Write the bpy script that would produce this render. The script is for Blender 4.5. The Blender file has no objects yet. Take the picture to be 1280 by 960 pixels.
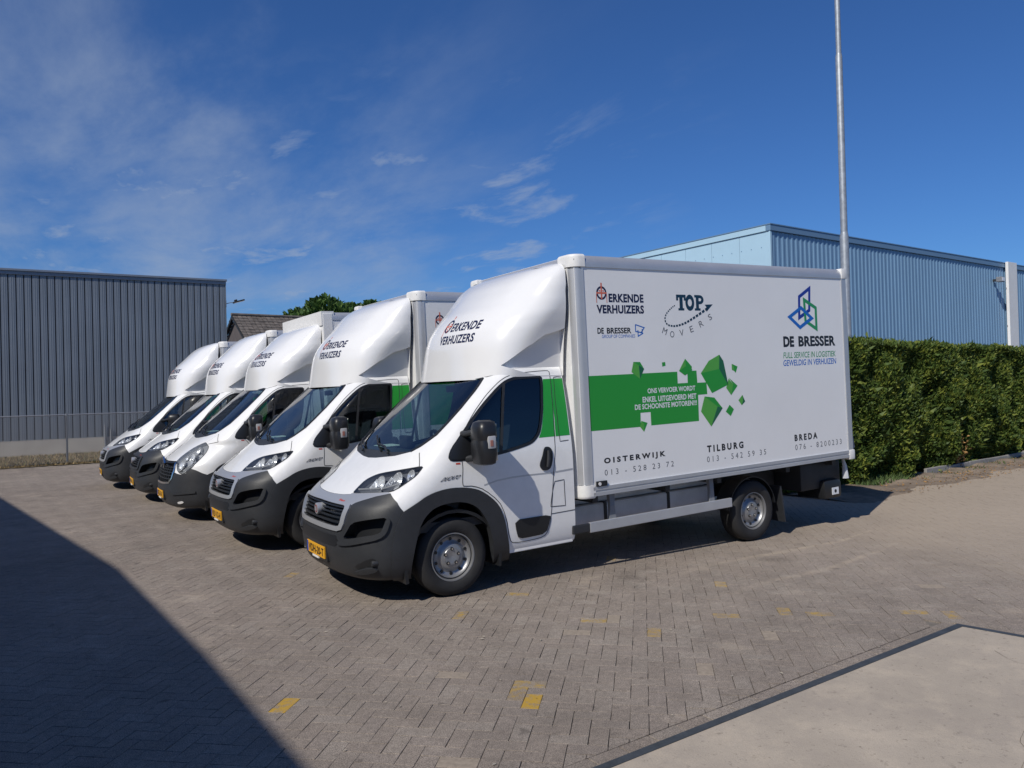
import bpy, bmesh, math, random
import numpy as np
from mathutils import Vector, Matrix
from mathutils.geometry import delaunay_2d_cdt
rnd = random.Random(7)
SC = bpy.context.scene
COL = SC.collection

# ------------------------------------------------------------------ camera, sky, sun, exposure
cam_d = bpy.data.cameras.new('camera'); cam = bpy.data.objects.new('camera', cam_d); COL.objects.link(cam)
cam_d.sensor_fit = 'HORIZONTAL'; cam_d.sensor_width = 36.0; cam_d.lens = 958.94 / 1280 * 36.0
cam_d.clip_start = 0.05; cam_d.clip_end = 5000
_r = Vector((.848954, -.527818, -.02616)); _u = Vector((.017557, -.021304, .999619)); _f = Vector((.528175, .84909, .008819))
M = Matrix(((_r.x, _u.x, -_f.x, -3.2378), (_r.y, _u.y, -_f.y, -6.25074), (_r.z, _u.z, -_f.z, 1.87446), (0, 0, 0, 1)))
cam.matrix_world = M
SC.camera = cam

SUN_DIR = Vector((.95, .42, -1.0)).normalized()          # the way the light travels
elev = math.asin(-SUN_DIR.z); azim = math.atan2(-SUN_DIR.x, -SUN_DIR.y)   # compass-style angle from +Y towards +X
sun_d = bpy.data.lights.new('sun', 'SUN'); sun_d.energy = 4.0; sun_d.angle = math.radians(.5); sun_d.color = (1, .945, .85)
sun = bpy.data.objects.new('sun', sun_d); COL.objects.link(sun)
sun.rotation_euler = SUN_DIR.to_track_quat('-Z', 'Y').to_euler(); sun.location = (-20, -8, 30)

w = bpy.data.worlds.new('World'); SC.world = w; w.use_nodes = True
nt = w.node_tree; nt.nodes.clear()
def N(t, typ, **k):
    n = t.nodes.new(typ)
    for a, b in k.items(): setattr(n, a, b)
    return n
def L(t, a, b): t.links.new(a, b)
out = N(nt, 'ShaderNodeOutputWorld'); bg = N(nt, 'ShaderNodeBackground'); bg.inputs[1].default_value = .070
sky = N(nt, 'ShaderNodeTexSky', sky_type='NISHITA'); sky.sun_disc = False
sky.sun_elevation = elev; sky.sun_rotation = azim
sky.altitude = 0; sky.air_density = 1.0; sky.dust_density = .35; sky.ozone_density = 3.2
tc = N(nt, 'ShaderNodeTexCoord')
sep = N(nt, 'ShaderNodeSeparateXYZ'); L(nt, tc.outputs['Generated'], sep.inputs[0])
def math_(t, op, a, b=None, clamp=False):
    n = N(t, 'ShaderNodeMath', operation=op, use_clamp=clamp)
    for i, q in enumerate((a, b)):
        if q is None: continue
        if hasattr(q, 'links'): L(t, q, n.inputs[i])
        else: n.inputs[i].default_value = q
    return n.outputs[0]
# thin cirrus: the view direction projected on a high flat layer
zz = math_(nt, 'MAXIMUM', sep.outputs[2], .02); zz = math_(nt, 'ADD', zz, .06)
cx = math_(nt, 'DIVIDE', sep.outputs[0], zz); cy = math_(nt, 'DIVIDE', sep.outputs[1], zz)
comb = N(nt, 'ShaderNodeCombineXYZ'); L(nt, cx, comb.inputs[0]); L(nt, cy, comb.inputs[1])
mp = N(nt, 'ShaderNodeMapping'); L(nt, comb.outputs[0], mp.inputs[0])
mp.inputs['Rotation'].default_value = (0, 0, math.radians(30)); mp.inputs['Scale'].default_value = (1.1, .45, 1); mp.inputs['Location'].default_value = (5.5, -3.3, 0)
n1 = N(nt, 'ShaderNodeTexNoise'); n1.inputs['Scale'].default_value = 1.1; n1.inputs['Detail'].default_value = 10; n1.inputs['Roughness'].default_value = .62; n1.inputs['Distortion'].default_value = .25
L(nt, mp.outputs[0], n1.inputs[0])
n2 = N(nt, 'ShaderNodeTexNoise'); n2.inputs['Scale'].default_value = .33; n2.inputs['Detail'].default_value = 3; L(nt, comb.outputs[0], n2.inputs[0])
r1 = N(nt, 'ShaderNodeMapRange', interpolation_type='SMOOTHSTEP'); r1.inputs[1].default_value = .37; r1.inputs[2].default_value = .74; L(nt, n1.outputs[0], r1.inputs[0])
# the cloud field lies in the north-west part of the sky and thins towards the east
side = math_(nt, 'SUBTRACT', cy, math_(nt, 'MULTIPLY', cx, 1.35))
r2 = N(nt, 'ShaderNodeMapRange', interpolation_type='SMOOTHSTEP'); r2.inputs[1].default_value = -.55; r2.inputs[2].default_value = 2.1; L(nt, side, r2.inputs[0])
cl = math_(nt, 'MULTIPLY', r1.outputs[0], r2.outputs[0])
r3 = N(nt, 'ShaderNodeMapRange'); r3.inputs[1].default_value = .35; r3.inputs[2].default_value = .6; r3.inputs[3].default_value = .35; L(nt, n2.outputs[0], r3.inputs[0])
cl = math_(nt, 'MULTIPLY', cl, r3.outputs[0]); cl = math_(nt, 'MULTIPLY', cl, .72, True)
# small fleecy flecks lower down, further round to the north
n3 = N(nt, 'ShaderNodeTexNoise'); n3.inputs['Scale'].default_value = 3.1; n3.inputs['Detail'].default_value = 7; n3.inputs['Roughness'].default_value = .6; n3.inputs['Distortion'].default_value = .3
mp3 = N(nt, 'ShaderNodeMapping'); mp3.inputs['Rotation'].default_value = (0, 0, math.radians(-20)); mp3.inputs['Scale'].default_value = (1.0, .55, 1); L(nt, comb.outputs[0], mp3.inputs[0]); L(nt, mp3.outputs[0], n3.inputs[0])
f1 = N(nt, 'ShaderNodeMapRange', interpolation_type='SMOOTHSTEP'); f1.inputs[1].default_value = .52; f1.inputs[2].default_value = .70; L(nt, n3.outputs[0], f1.inputs[0])
f2 = N(nt, 'ShaderNodeMapRange', interpolation_type='SMOOTHSTEP'); f2.inputs[1].default_value = -1.1; f2.inputs[2].default_value = .6; L(nt, side, f2.inputs[0])
f3 = N(nt, 'ShaderNodeMapRange', interpolation_type='SMOOTHSTEP'); f3.inputs[1].default_value = .44; f3.inputs[2].default_value = .24; L(nt, sep.outputs[2], f3.inputs[0])
cl = math_(nt, 'MAXIMUM', cl, math_(nt, 'MULTIPLY', math_(nt, 'MULTIPLY', f1.outputs[0], f2.outputs[0]), math_(nt, 'MULTIPLY', f3.outputs[0], .55)))
tint = N(nt, 'ShaderNodeMix', data_type='RGBA', blend_type='MULTIPLY'); tint.inputs[0].default_value = 1.0
L(nt, sky.outputs[0], tint.inputs[6]); tint.inputs[7].default_value = (.43, .77, 1.27, 1)
mixc = N(nt, 'ShaderNodeMix', data_type='RGBA'); L(nt, cl, mixc.inputs[0]); L(nt, tint.outputs[2], mixc.inputs[6]); mixc.inputs[7].default_value = (4.6, 5.6, 7.4, 1)
L(nt, mixc.outputs[2], bg.inputs[0]); L(nt, bg.outputs[0], out.inputs[0])
SC.view_settings.view_transform = 'Standard'; SC.view_settings.look = 'None'; SC.view_settings.exposure = 0.0; SC.view_settings.gamma = 1.0
SC.render.engine = 'CYCLES'; SC.cycles.max_bounces = 8; SC.cycles.transparent_max_bounces = 16

# ------------------------------------------------------------------ materials
def pbr(name, col, rough=.5, metal=0., var=.0, vscale=4., bump=0., bscale=40., coat=0., coords='Object', var2=0., v2scale=.5, spec=.5, stretch=None):
    m = bpy.data.materials.new(name); m.use_nodes = True; t = m.node_tree; b = t.nodes['Principled BSDF']
    b.inputs['Roughness'].default_value = rough; b.inputs['Metallic'].default_value = metal
    b.inputs['Specular IOR Level'].default_value = spec
    if coat: b.inputs['Coat Weight'].default_value = coat; b.inputs['Coat Roughness'].default_value = .04
    c = (*col, 1); b.inputs['Base Color'].default_value = c
    if coords == 'Object': v = N(t, 'ShaderNodeTexCoord').outputs['Object']
    else: v = N(t, 'ShaderNodeNewGeometry').outputs['Position']
    if stretch:
        q = N(t, 'ShaderNodeMapping'); q.inputs['Scale'].default_value = stretch; L(t, v, q.inputs[0]); v = q.outputs[0]
    cur = None
    for amt, sc, dt in ((var, vscale, 6), (var2, v2scale, 2)):
        if not amt: continue
        n = N(t, 'ShaderNodeTexNoise'); n.inputs['Scale'].default_value = sc; n.inputs['Detail'].default_value = dt; n.inputs['Roughness'].default_value = .65; L(t, v, n.inputs[0])
        mr = N(t, 'ShaderNodeMapRange'); mr.inputs[1].default_value = .3; mr.inputs[2].default_value = .7; mr.inputs[3].default_value = 1 - amt; mr.inputs[4].default_value = 1 + amt; L(t, n.outputs[0], mr.inputs[0])
        cur = mr.outputs[0] if cur is None else math_(t, 'MULTIPLY', cur, mr.outputs[0])
    if cur is not None:
        x = N(t, 'ShaderNodeVectorMath', operation='SCALE'); x.inputs[0].default_value = col; L(t, cur, x.inputs['Scale']); L(t, x.outputs[0], b.inputs['Base Color'])
    if bump:
        n = N(t, 'ShaderNodeTexNoise'); n.inputs['Scale'].default_value = bscale; n.inputs['Detail'].default_value = 4; L(t, v, n.inputs[0])
        bp = N(t, 'ShaderNodeBump'); bp.inputs['Strength'].default_value = bump; bp.inputs['Distance'].default_value = .01; L(t, n.outputs[0], bp.inputs['Height']); L(t, bp.outputs[0], b.inputs['Normal'])
    return m
def glassmat(name, tint, rough=.01, ior=1.5):
    m = bpy.data.materials.new(name); m.use_nodes = True; t = m.node_tree; t.nodes.clear()
    o = N(t, 'ShaderNodeOutputMaterial'); f = N(t, 'ShaderNodeFresnel'); f.inputs[0].default_value = ior
    g = N(t, 'ShaderNodeBsdfGlossy'); g.inputs['Roughness'].default_value = rough; tr = N(t, 'ShaderNodeBsdfTransparent'); tr.inputs[0].default_value = (*tint, 1)
    x = N(t, 'ShaderNodeMixShader'); L(t, f.outputs[0], x.inputs[0]); L(t, tr.outputs[0], x.inputs[1]); L(t, g.outputs[0], x.inputs[2]); L(t, x.outputs[0], o.inputs[0])
    return m
MT = {}
MT['white'] = pbr('vehicle_white_paint', (.79, .79, .785), .28, coat=.6, var=.045, vscale=2.5, var2=.02, v2scale=14)
MT['white_gel'] = pbr('gelcoat_white', (.77, .77, .77), .22, coat=.5, var=.025, vscale=2)
MT['panel_white'] = pbr('box_panel_white', (.80, .80, .80), .33, var=.03, vscale=.8, bump=.25, bscale=2.2, coat=.15)
MT['plastic'] = pbr('dark_plastic', (.025, .027, .031), .5, var=.12, vscale=12, bump=.15, bscale=300)
MT['plastic2'] = pbr('black_plastic', (.012, .013, .015), .42)
MT['silver'] = pbr('silver_trim', (.50, .51, .53), .32, .55)
MT['chrome'] = pbr('chrome', (.75, .76, .78), .12, 1.0)
MT['alu'] = pbr('anodised_aluminium', (.55, .56, .58), .42, .55, var=.06, vscale=3)
MT['steel'] = pbr('silver_wheel_steel', (.30, .305, .315), .42, .6, var=.12, vscale=8)
MT['tyre'] = pbr('tyre_rubber', (.018, .018, .019), .8, var=.25, vscale=9, bump=.2, bscale=60)
MT['under'] = pbr('chassis_black', (.02, .021, .023), .6, var=.3, vscale=5)
MT['frame_grey'] = pbr('chassis_grey', (.20, .21, .23), .5, var=.15, vscale=4)
MT['trim'] = pbr('interior_dark', (.022, .024, .028), .7)
MT['seat'] = pbr('seat_cloth', (.03, .034, .045), .9, var=.2, vscale=30)
MT['glass_front'] = glassmat('windscreen_glass', (.62, .80, .78), .01, 2.6)
MT['glass_side'] = glassmat('side_glass', (.36, .44, .50), .01, 1.9)
MT['glass_lens'] = glassmat('lens_glass', (.93, .95, .97), .02)
MT['green'] = pbr('green_film', (.020, .29, .036), .35)
MT['green_light'] = pbr('light_green_film', (.085, .36, .055), .35)
MT['green_dark'] = pbr('dark_green_film', (.012, .12, .055), .35)
MT['navy'] = pbr('navy_film', (.010, .014, .055), .4)
MT['ink'] = pbr('black_film', (.012, .013, .018), .4)
MT['inkgrey'] = pbr('grey_film', (.10, .105, .12), .4)
MT['red'] = pbr('red_film', (.55, .045, .02), .4)
MT['orange'] = pbr('salmon_film', (.62, .15, .09), .4)
MT['teal'] = pbr('teal_film', (.006, .035, .07), .4)
MT['blue'] = pbr('blue_film', (.008, .13, .50), .4)
MT['blue_dark'] = pbr('royal_blue_film', (.010, .035, .30), .4)
MT['logo_green'] = pbr('logo_green_film', (.02, .27, .10), .4)
MT['plate'] = pbr('yellow_plate', (.72, .36, .012), .4)
MT['plate_ink'] = pbr('plate_ink', (.010, .010, .010), .5)
MT['plate_blue'] = pbr('plate_blue', (.01, .05, .35), .4)
MT['gap'] = pbr('panel_gap', (.03, .03, .032), .8)
MT['amber'] = pbr('amber_lens', (.75, .22, .10), .2, coat=.5)
MT['clear_white'] = pbr('pale_lens', (.75, .74, .74), .15, coat=.5)
MT['cap_white'] = pbr('moulded_white', (.74, .735, .72), .5, var=.06, vscale=20)
MT['paper'] = pbr('paper', (.7, .72, .75), .8)

# ------------------------------------------------------------------ mesh helpers
class MB:
    def __init__(s): s.v = []; s.f = []
    def add(s, V, F):
        b = len(s.v); s.v += [tuple(p) for p in V]; s.f += [tuple(i + b for i in f) for f in F]; return s
    def box(s, x0, x1, y0, y1, z0, z1, c=0.):
        if c <= 0:
            V = [(x, y, z) for z in (z0, z1) for y in (y0, y1) for x in (x0, x1)]
            return s.add(V, [(0, 2, 3, 1), (4, 5, 7, 6), (0, 1, 5, 4), (2, 6, 7, 3), (0, 4, 6, 2), (1, 3, 7, 5)])
        bm = bmesh.new(); r = bmesh.ops.create_cube(bm, size=1)
        for q in bm.verts: q.co = ((x0 + x1) / 2 + q.co.x * (x1 - x0), (y0 + y1) / 2 + q.co.y * (y1 - y0), (z0 + z1) / 2 + q.co.z * (z1 - z0))
        bmesh.ops.bevel(bm, geom=bm.edges[:] + bm.verts[:], offset=c, segments=2, affect='EDGES', profile=.6)
        bm.verts.index_update(); s.add([q.co[:] for q in bm.verts], [[q.index for q in f.verts] for f in bm.faces]); bm.free(); return s
    def tube(s, pts, r, n=8, cap=True):
        pts = [Vector(p) for p in pts]; rs = r if hasattr(r, '__len__') else [r] * len(pts); R = []
        for i, p in enumerate(pts):
            d = (pts[min(i + 1, len(pts) - 1)] - pts[max(i - 1, 0)]).normalized()
            a = d.cross(Vector((0, 0, 1)) if abs(d.z) < .95 else Vector((1, 0, 0))).normalized(); b = d.cross(a)
            R += [p + (a * math.cos(2 * math.pi * k / n) + b * math.sin(2 * math.pi * k / n)) * rs[i] for k in range(n)]
        F = [(i * n + k, i * n + (k + 1) % n, (i + 1) * n + (k + 1) % n, (i + 1) * n + k) for i in range(len(pts) - 1) for k in range(n)]
        if cap: F += [tuple(range(n))[::-1], tuple((len(pts) - 1) * n + k for k in range(n))]
        return s.add(R, [f[::-1] for f in F])
    def lathe(s, prof, c=(0, 0, 0), n=40, axis='y', cap=False):
        # prof: (radius, along axis); faces look outwards when the profile runs with growing axis coordinate
        V = []
        for r, h in prof:
            for k in range(n):
                a = 2 * math.pi * k / n; p, q = r * math.cos(a), r * math.sin(a)
                V.append({'y': (c[0] + p, c[1] + h, c[2] + q), 'z': (c[0] + p, c[1] + q, c[2] + h), 'x': (c[0] + h, c[1] + p, c[2] + q)}[axis])
        m = len(prof); F = [(i * n + k, (i + 1) * n + k, (i + 1) * n + (k + 1) % n, i * n + (k + 1) % n) for i in range(m - 1) for k in range(n)]
        if cap: F += [tuple(range(n)), tuple((m - 1) * n + k for k in range(n))[::-1]]
        if axis in 'zx': F = [f[::-1] for f in F]
        return s.add(V, F)
    def prism(s, poly, axis, a, b, caps=(True, True)):
        # poly 2-D; axis y: (x,z), z: (x,y), x: (y,z)
        def P(q, h): return {'y': (q[0], h, q[1]), 'z': (q[0], q[1], h), 'x': (h, q[0], q[1])}[axis]
        n = len(poly); V = [P(q, a) for q in poly] + [P(q, b) for q in poly]
        F = [(i, (i + 1) % n, (i + 1) % n + n, i + n) for i in range(n)]
        if caps[0]: F.append(tuple(range(n))[::-1])
        if caps[1]: F.append(tuple(range(n, 2 * n)))
        return s.add(V, F)
    def loft(s, rings, closed=True, cap=True):
        n = len(rings[0]); V = [p for r in rings for p in r]
        F = [(i * n + k, i * n + (k + 1) % n, (i + 1) * n + (k + 1) % n, (i + 1) * n + k) for i in range(len(rings) - 1) for k in range(n if closed else n - 1)]
        if cap: F += [tuple(range(n))[::-1], tuple((len(rings) - 1) * n + k for k in range(n))]
        return s.add(V, F)
def recalc(me):
    bm = bmesh.new(); bm.from_mesh(me); bmesh.ops.recalc_face_normals(bm, faces=bm.faces); bm.to_mesh(me); bm.free()
def obj(name, mb, mat, parent=None, smooth=None, fix=True, xf=None):
    V = [xf(p) for p in mb.v] if xf else mb.v
    me = bpy.data.meshes.new(name); me.from_pydata(V, [], mb.f)
    if fix: recalc(me)
    if mat is not None: me.materials.append(mat)
    if smooth is not None:
        me.polygons.foreach_set('use_smooth', [True] * len(me.polygons)); me.set_sharp_from_angle(angle=math.radians(smooth))
    o = bpy.data.objects.new(name, me); COL.objects.link(o)
    if parent is not None: o.parent = parent
    return o
def empty(name, loc, label, cat, group=None, rz=0.):
    o = bpy.data.objects.new(name, None); COL.objects.link(o); o.location = loc; o.rotation_euler = (0, 0, rz); o.empty_display_size = .3
    return tag(o, label, cat, group)
def tag(o, label=None, cat=None, group=None, kind=None):
    for k, v in (('label', label), ('category', cat), ('group', group), ('kind', kind)):
        if v: o[k] = v
    return o
def copy_tree(o, parent=None, hook=None):
    c = o.copy(); COL.objects.link(c)
    if parent is not None: c.parent = parent
    if hook: hook(c, o)
    for ch in list(o.children): copy_tree(ch, c, hook)
    return c
# flat lettering: outlines of the built-in font as filled 2-D meshes, scaled to a unit box
_tx = {}
def text2d(s, space=1.0, bold=0., shear=0.):
    key = (s, space, bold, shear)
    if key not in _tx:
        c = bpy.data.curves.new('t', 'FONT'); c.body = s; c.space_character = space; c.offset = bold; c.shear = shear; c.resolution_u = 3; c.fill_mode = 'FRONT' if False else 'BOTH'
        o = bpy.data.objects.new('t', c); COL.objects.link(o); bpy.context.view_layer.update()
        me = bpy.data.meshes.new_from_object(o.evaluated_get(bpy.context.evaluated_depsgraph_get()))
        V = np.array([q.co[:2] for q in me.vertices]); F = [tuple(p.vertices) for p in me.polygons]
        bpy.data.objects.remove(o); bpy.data.curves.remove(c); bpy.data.meshes.remove(me)
        V = (V - V.min(0)) / (V.max(0) - V.min(0)); _tx[key] = (V, F)
    return _tx[key]

# ------------------------------------------------------------------ ground
def ground_mat():
    m = bpy.data.materials.new('worn_clay_pavers'); m.use_nodes = True; t = m.node_tree; b = t.nodes['Principled BSDF']; b.inputs['Roughness'].default_value = .85; b.inputs['Specular IOR Level'].default_value = .3
    g = N(t, 'ShaderNodeNewGeometry'); oi = N(t, 'ShaderNodeObjectInfo'); P = g.outputs['Position']
    def noise(sc, det=4, ro=.6):
        n = N(t, 'ShaderNodeTexNoise'); n.inputs['Scale'].default_value = sc; n.inputs['Detail'].default_value = det; n.inputs['Roughness'].default_value = ro; L(t, P, n.inputs[0]); return n.outputs[0]
    def rng(v, a, b_, c, d, sm=False):
        r = N(t, 'ShaderNodeMapRange'); r.inputs[1].default_value = a; r.inputs[2].default_value = b_; r.inputs[3].default_value = c; r.inputs[4].default_value = d
        if sm: r.interpolation_type = 'SMOOTHSTEP'
        L(t, v, r.inputs[0]); return r.outputs[0]
    rn = math_(t, 'FRACT', math_(t, 'ADD', g.outputs['Random Per Island'], oi.outputs['Random']))
    ramp = N(t, 'ShaderNodeValToRGB'); cr = ramp.color_ramp; cr.elements[0].position = 0; cr.elements[0].color = (.228, .191, .161, 1); cr.elements[1].position = 1; cr.elements[1].color = (.242, .205, .173, 1)
    for p, c in ((.3, (.232, .195, .164, 1)), (.6, (.230, .194, .166, 1)), (.8, (.238, .202, .170, 1)), (.97, (.252, .216, .184, 1))):
        e = cr.elements.new(p); e.color = c
    L(t, rn, ramp.inputs[0])
    grain = math_(t, 'MULTIPLY', rng(noise(150, 4, .8), .36, .64, .36, 1.64), rng(noise(26, 5, .7), .3, .7, .80, 1.20))
    big = math_(t, 'MULTIPLY', rng(noise(.35, 4), .3, .7, .86, 1.13), rng(noise(2.2, 6, .7), .3, .7, .84, 1.16))
    k = math_(t, 'MULTIPLY', grain, big)
    # oil drips and old damp stains
    k = math_(t, 'MULTIPLY', k, rng(noise(.8, 6, .65), .60, .70, 1, .76, True)); k = math_(t, 'MULTIPLY', k, rng(noise(5.5, 3, .5), .68, .74, 1, .62, True))
    x = N(t, 'ShaderNodeVectorMath', operation='SCALE'); L(t, ramp.outputs[0], x.inputs[0]); L(t, k, x.inputs['Scale'])
    # blown sand: more of it towards the hedge on the east side, and in two tyre tracks
    sx = N(t, 'ShaderNodeSeparateXYZ'); L(t, P, sx.inputs[0]); X, Y = sx.outputs[0], sx.outputs[1]
    east = rng(math_(t, 'ADD', X, math_(t, 'MULTIPLY', noise(.5, 4), 4)), 4.8, 10, 0, .8, True)
    trk = None
    for a, c, wd, amp in ((.00, -.58, .10, .9), (.085, -1.62, .09, .7), (-.03, -.15, .30, .35)):
        d = math_(t, 'ABSOLUTE', math_(t, 'SUBTRACT', math_(t, 'SUBTRACT', Y, math_(t, 'MULTIPLY', X, a)), math_(t, 'ADD', math_(t, 'MULTIPLY', noise(.25, 2), .9), c - .45)))
        q = math_(t, 'MULTIPLY', rng(d, 0, wd, amp, 0, True), rng(X, 1.2, 4.5, 0, 1, True)); trk = q if trk is None else math_(t, 'MAXIMUM', trk, q)
    patch = rng(noise(1.1, 7, .7), .56, .74, 0, .42, True)
    flecks = rng(noise(13, 5, .8), .66, .74, 0, .6, True)
    sd = math_(t, 'MAXIMUM', math_(t, 'MAXIMUM', east, math_(t, 'MULTIPLY', trk, rng(noise(6, 6, .75), .36, .6, .15, 1))), math_(t, 'MAXIMUM', patch, flecks))
    mx = N(t, 'ShaderNodeMix', data_type='RGBA'); L(t, sd, mx.inputs[0]); L(t, x.outputs[0], mx.inputs[6]); mx.inputs[7].default_value = (.40, .33, .255, 1)
    L(t, mx.outputs[2], b.inputs['Base Color'])
    bp = N(t, 'ShaderNodeBump'); bp.inputs['Strength'].default_value = .5; bp.inputs['Distance'].default_value = .004; L(t, noise(160, 3), bp.inputs['Height']); L(t, bp.outputs[0], b.inputs['Normal'])
    return m
MT['paver'] = ground_mat()
MT['joint'] = pbr('joint_sand', (.15, .132, .112), .95, var=.4, vscale=6, coords='W')
def paint_mat(name, col, thr):
    m = MT['paver'].copy(); m.name = name; t = m.node_tree; b = t.nodes['Principled BSDF']
    src = b.inputs['Base Color'].links[0].from_socket
    n = N(t, 'ShaderNodeTexNoise'); n.inputs['Scale'].default_value = 13; n.inputs['Detail'].default_value = 6; n.inputs['Roughness'].default_value = .8
    L(t, N(t, 'ShaderNodeNewGeometry').outputs['Position'], n.inputs[0])
    r = N(t, 'ShaderNodeMapRange'); r.inputs[1].default_value = thr - .06; r.inputs[2].default_value = thr + .06; r.inputs[3].default_value = .9; r.inputs[4].default_value = .1; L(t, n.outputs[0], r.inputs[0])
    mx = N(t, 'ShaderNodeMix', data_type='RGBA'); L(t, r.outputs[0], mx.inputs[0]); L(t, src, mx.inputs[6]); mx.inputs[7].default_value = (*col, 1); L(t, mx.outputs[2], b.inputs['Base Color']); return m
MT['yellow'] = paint_mat('worn_yellow_paint', (.46, .28, .03), .54)
MT['yellow_dull'] = paint_mat('faded_yellow_paint', (.40, .26, .06), .47)
MT['pale'] = pbr('pale_concrete_paver', (.285, .235, .185), .9, var=.22, vscale=30, coords='W')
MT['grass_dry'] = pbr('dry_verge', (.17, .13, .07), .95, var=.4, vscale=3, var2=.3, v2scale=.6, coords='W', bump=.8, bscale=12)
MT['land'] = pbr('far_land', (.10, .115, .06), .95, var=.3, vscale=.2, coords='W')
MT['soil'] = pbr('sandy_soil', (.20, .155, .115), .95, var=.35, vscale=5, var2=.2, v2scale=.8, coords='W', bump=.9, bscale=30)
def sheet(name, poly, z, mat):
    mb = MB(); mb.add([(x, y, z) for x, y in poly], [tuple(range(len(poly)))]); o = obj(name, mb, mat, fix=False); return tag(o, kind='structure')
sheet('terrain', [(-900, -900), (900, -900), (900, 900), (-900, 900)], -.06, MT['land'])
yard = sheet('yard_pavement', [(-40, -30), (60, -30), (60, 20.4), (-40, 20.4)], -.012, MT['joint'])
SA, SB, SCc = (-6.0, -3.47), (2.69, -3.045), (4.6, -11.5)      # dock slab: front edge SA-SB, right edge SB-SCc
def left_of(p, a, b): return (b[0] - a[0]) * (p[1] - a[1]) - (b[1] - a[1]) * (p[0] - a[0])
def dline(p, a, b): return left_of(p, a, b) / math.hypot(b[0] - a[0], b[1] - a[1])
CU, CV = math.radians(48.5), math.radians(138.5)
eu = np.array([math.cos(CU), math.sin(CU)]); ev = np.array([math.cos(CV), math.sin(CV)])
def pavers():
    w_ = .1065; cells = []
    cam0 = np.array([-3.2378, -6.2507]); R = 330
    I, J = np.meshgrid(np.arange(-R, R), np.arange(-R, R), indexing='ij'); k = (I - J) % 4
    res = []
    for kk, (lu, lv) in ((0, (2, 1)), (3, (1, 2))):
        i, j = I[k == kk], J[k == kk]; c = np.stack([(i + lu / 2) * w_, (j + lv / 2) * w_], 1); xy = c[:, :1] * eu + c[:, 1:] * ev
        res.append(np.c_[xy, np.full(len(xy), kk)])
    P = np.concatenate(res); d = P[:, :2] - cam0; dist = np.hypot(*d.T); ang = np.degrees(np.arctan2(d[:, 0], d[:, 1]))
    ok = (dist < 29) & (ang > -8) & (ang < 72) & (P[:, 1] < 20.25)
    ok &= ~((dist > 16) & (P[:, 0] > 14)) & (dist > 2.2)
    ok &= ~((dline(P.T, SA, SB) < .238) & (P[:, 0] < SB[0] + .12)) & ~((P[:, 1] < SB[1] + .1) & (P[:, 0] > SB[0] - .3) & (dline(P.T, SB, SCc) < .12))
    near = (dist < 12) & (dist > 1.5) & ~ok & (((np.abs(dline(P.T, SA, SB) - .118) < .12) & (P[:, 0] < SB[0] + .12)) | ((np.abs(dline(P.T, SB, SCc)) < .12) & (P[:, 1] < SB[1] + .15)))
    cut = P[near]; P = P[ok]; dist = dist[ok]; o = np.argsort(dist); return P[o], dist[o], cut
PV, PD, CUTP = pavers()
def paver_mesh(kk, seed):
    r = random.Random(seed); lu, lv = (.2100, .1036) if kk == 0 else (.1036, .2100); c = .002; mb = MB()
    lo = [(-lu / 2, -lv / 2), (lu / 2, -lv / 2), (lu / 2, lv / 2), (-lu / 2, lv / 2)]
    def jit(p, q): return (p[0] + r.uniform(-.0018, .0018), p[1] + r.uniform(-.0018, .0018))
    lo = [jit(p, 0) for p in lo]; zt = r.uniform(-.0006, .0006); z = [zt + r.uniform(-.0006, .0006) for _ in range(4)]
    V = []
    for lev in range(3):
        for n_, p in enumerate(lo):
            s = c if lev == 2 else 0; x = p[0] - math.copysign(s, p[0]); y = p[1] - math.copysign(s, p[1])
            q = x * eu + y * ev; V.append((q[0], q[1], -.03 if lev == 0 else (z[n_] - .0012 if lev == 1 else z[n_])))
    F = [(8, 9, 10, 11)] + [(a + i, a + (i + 1) % 4, a + 4 + (i + 1) % 4, a + 4 + i) for a in (0, 4) for i in range(4)]
    return V, F
_pm = {(kk, s): paver_mesh(kk, 100 * kk + s) for kk in (0, 3) for s in range(9)}
YEL = [(-2.03, -1.55), (-.69, -2.32), (-.25, -.49), (.43, -.22), (2.14, .32), (.52, -1.27), (.7, -1.8), (.80, -1.84), (1.59, -1.85), (2.02, -2.06), (2.19, -2.19), (2.23, -1.18), (2.72, -2.62), (2.80, -2.93), (-.54, -2.16), (-.93, 1.89), (-.31, 1.41), (-.68, -2.22)]
PAL = [(-.86, -1.62), (.7, -1.38), (.22, -1.52), (.08, .41), (1.41, -2.33), (3.64, -2.38), (-1.48, -2.71), (.45, -2.6)]
spec = {}
for lst, mn in ((YEL[2:], 'yellow_dull'), (YEL[:2], 'yellow'), (PAL, 'pale')):
    for q in lst: spec[int(np.argmin((PV[:, 0] - q[0]) ** 2 + (PV[:, 1] - q[1]) ** 2))] = mn
single = list(spec) + [i for i in range(340) if i not in spec][:300 - len(spec)]
_me = {}
for i in single:
    x, y, kk = PV[i]; s = rnd.randrange(9); mn = spec.get(i, 'paver'); key = (int(kk), s, mn)
    if key not in _me:
        me = bpy.data.meshes.new('paver'); V, F = _pm[(int(kk), s)]; me.from_pydata(V, [], F); me.materials.append(MT[mn]); _me[key] = me
    o = bpy.data.objects.new('paver', _me[key]); COL.objects.link(o); o.location = (x, y, .012); o.parent = yard
    o.location.z = 0
    if mn.startswith('yellow'): o['label'] = 'paver with a worn patch of yellow marking paint'
    if mn == 'pale' : o['label'] = 'pale grey paver'
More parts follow.
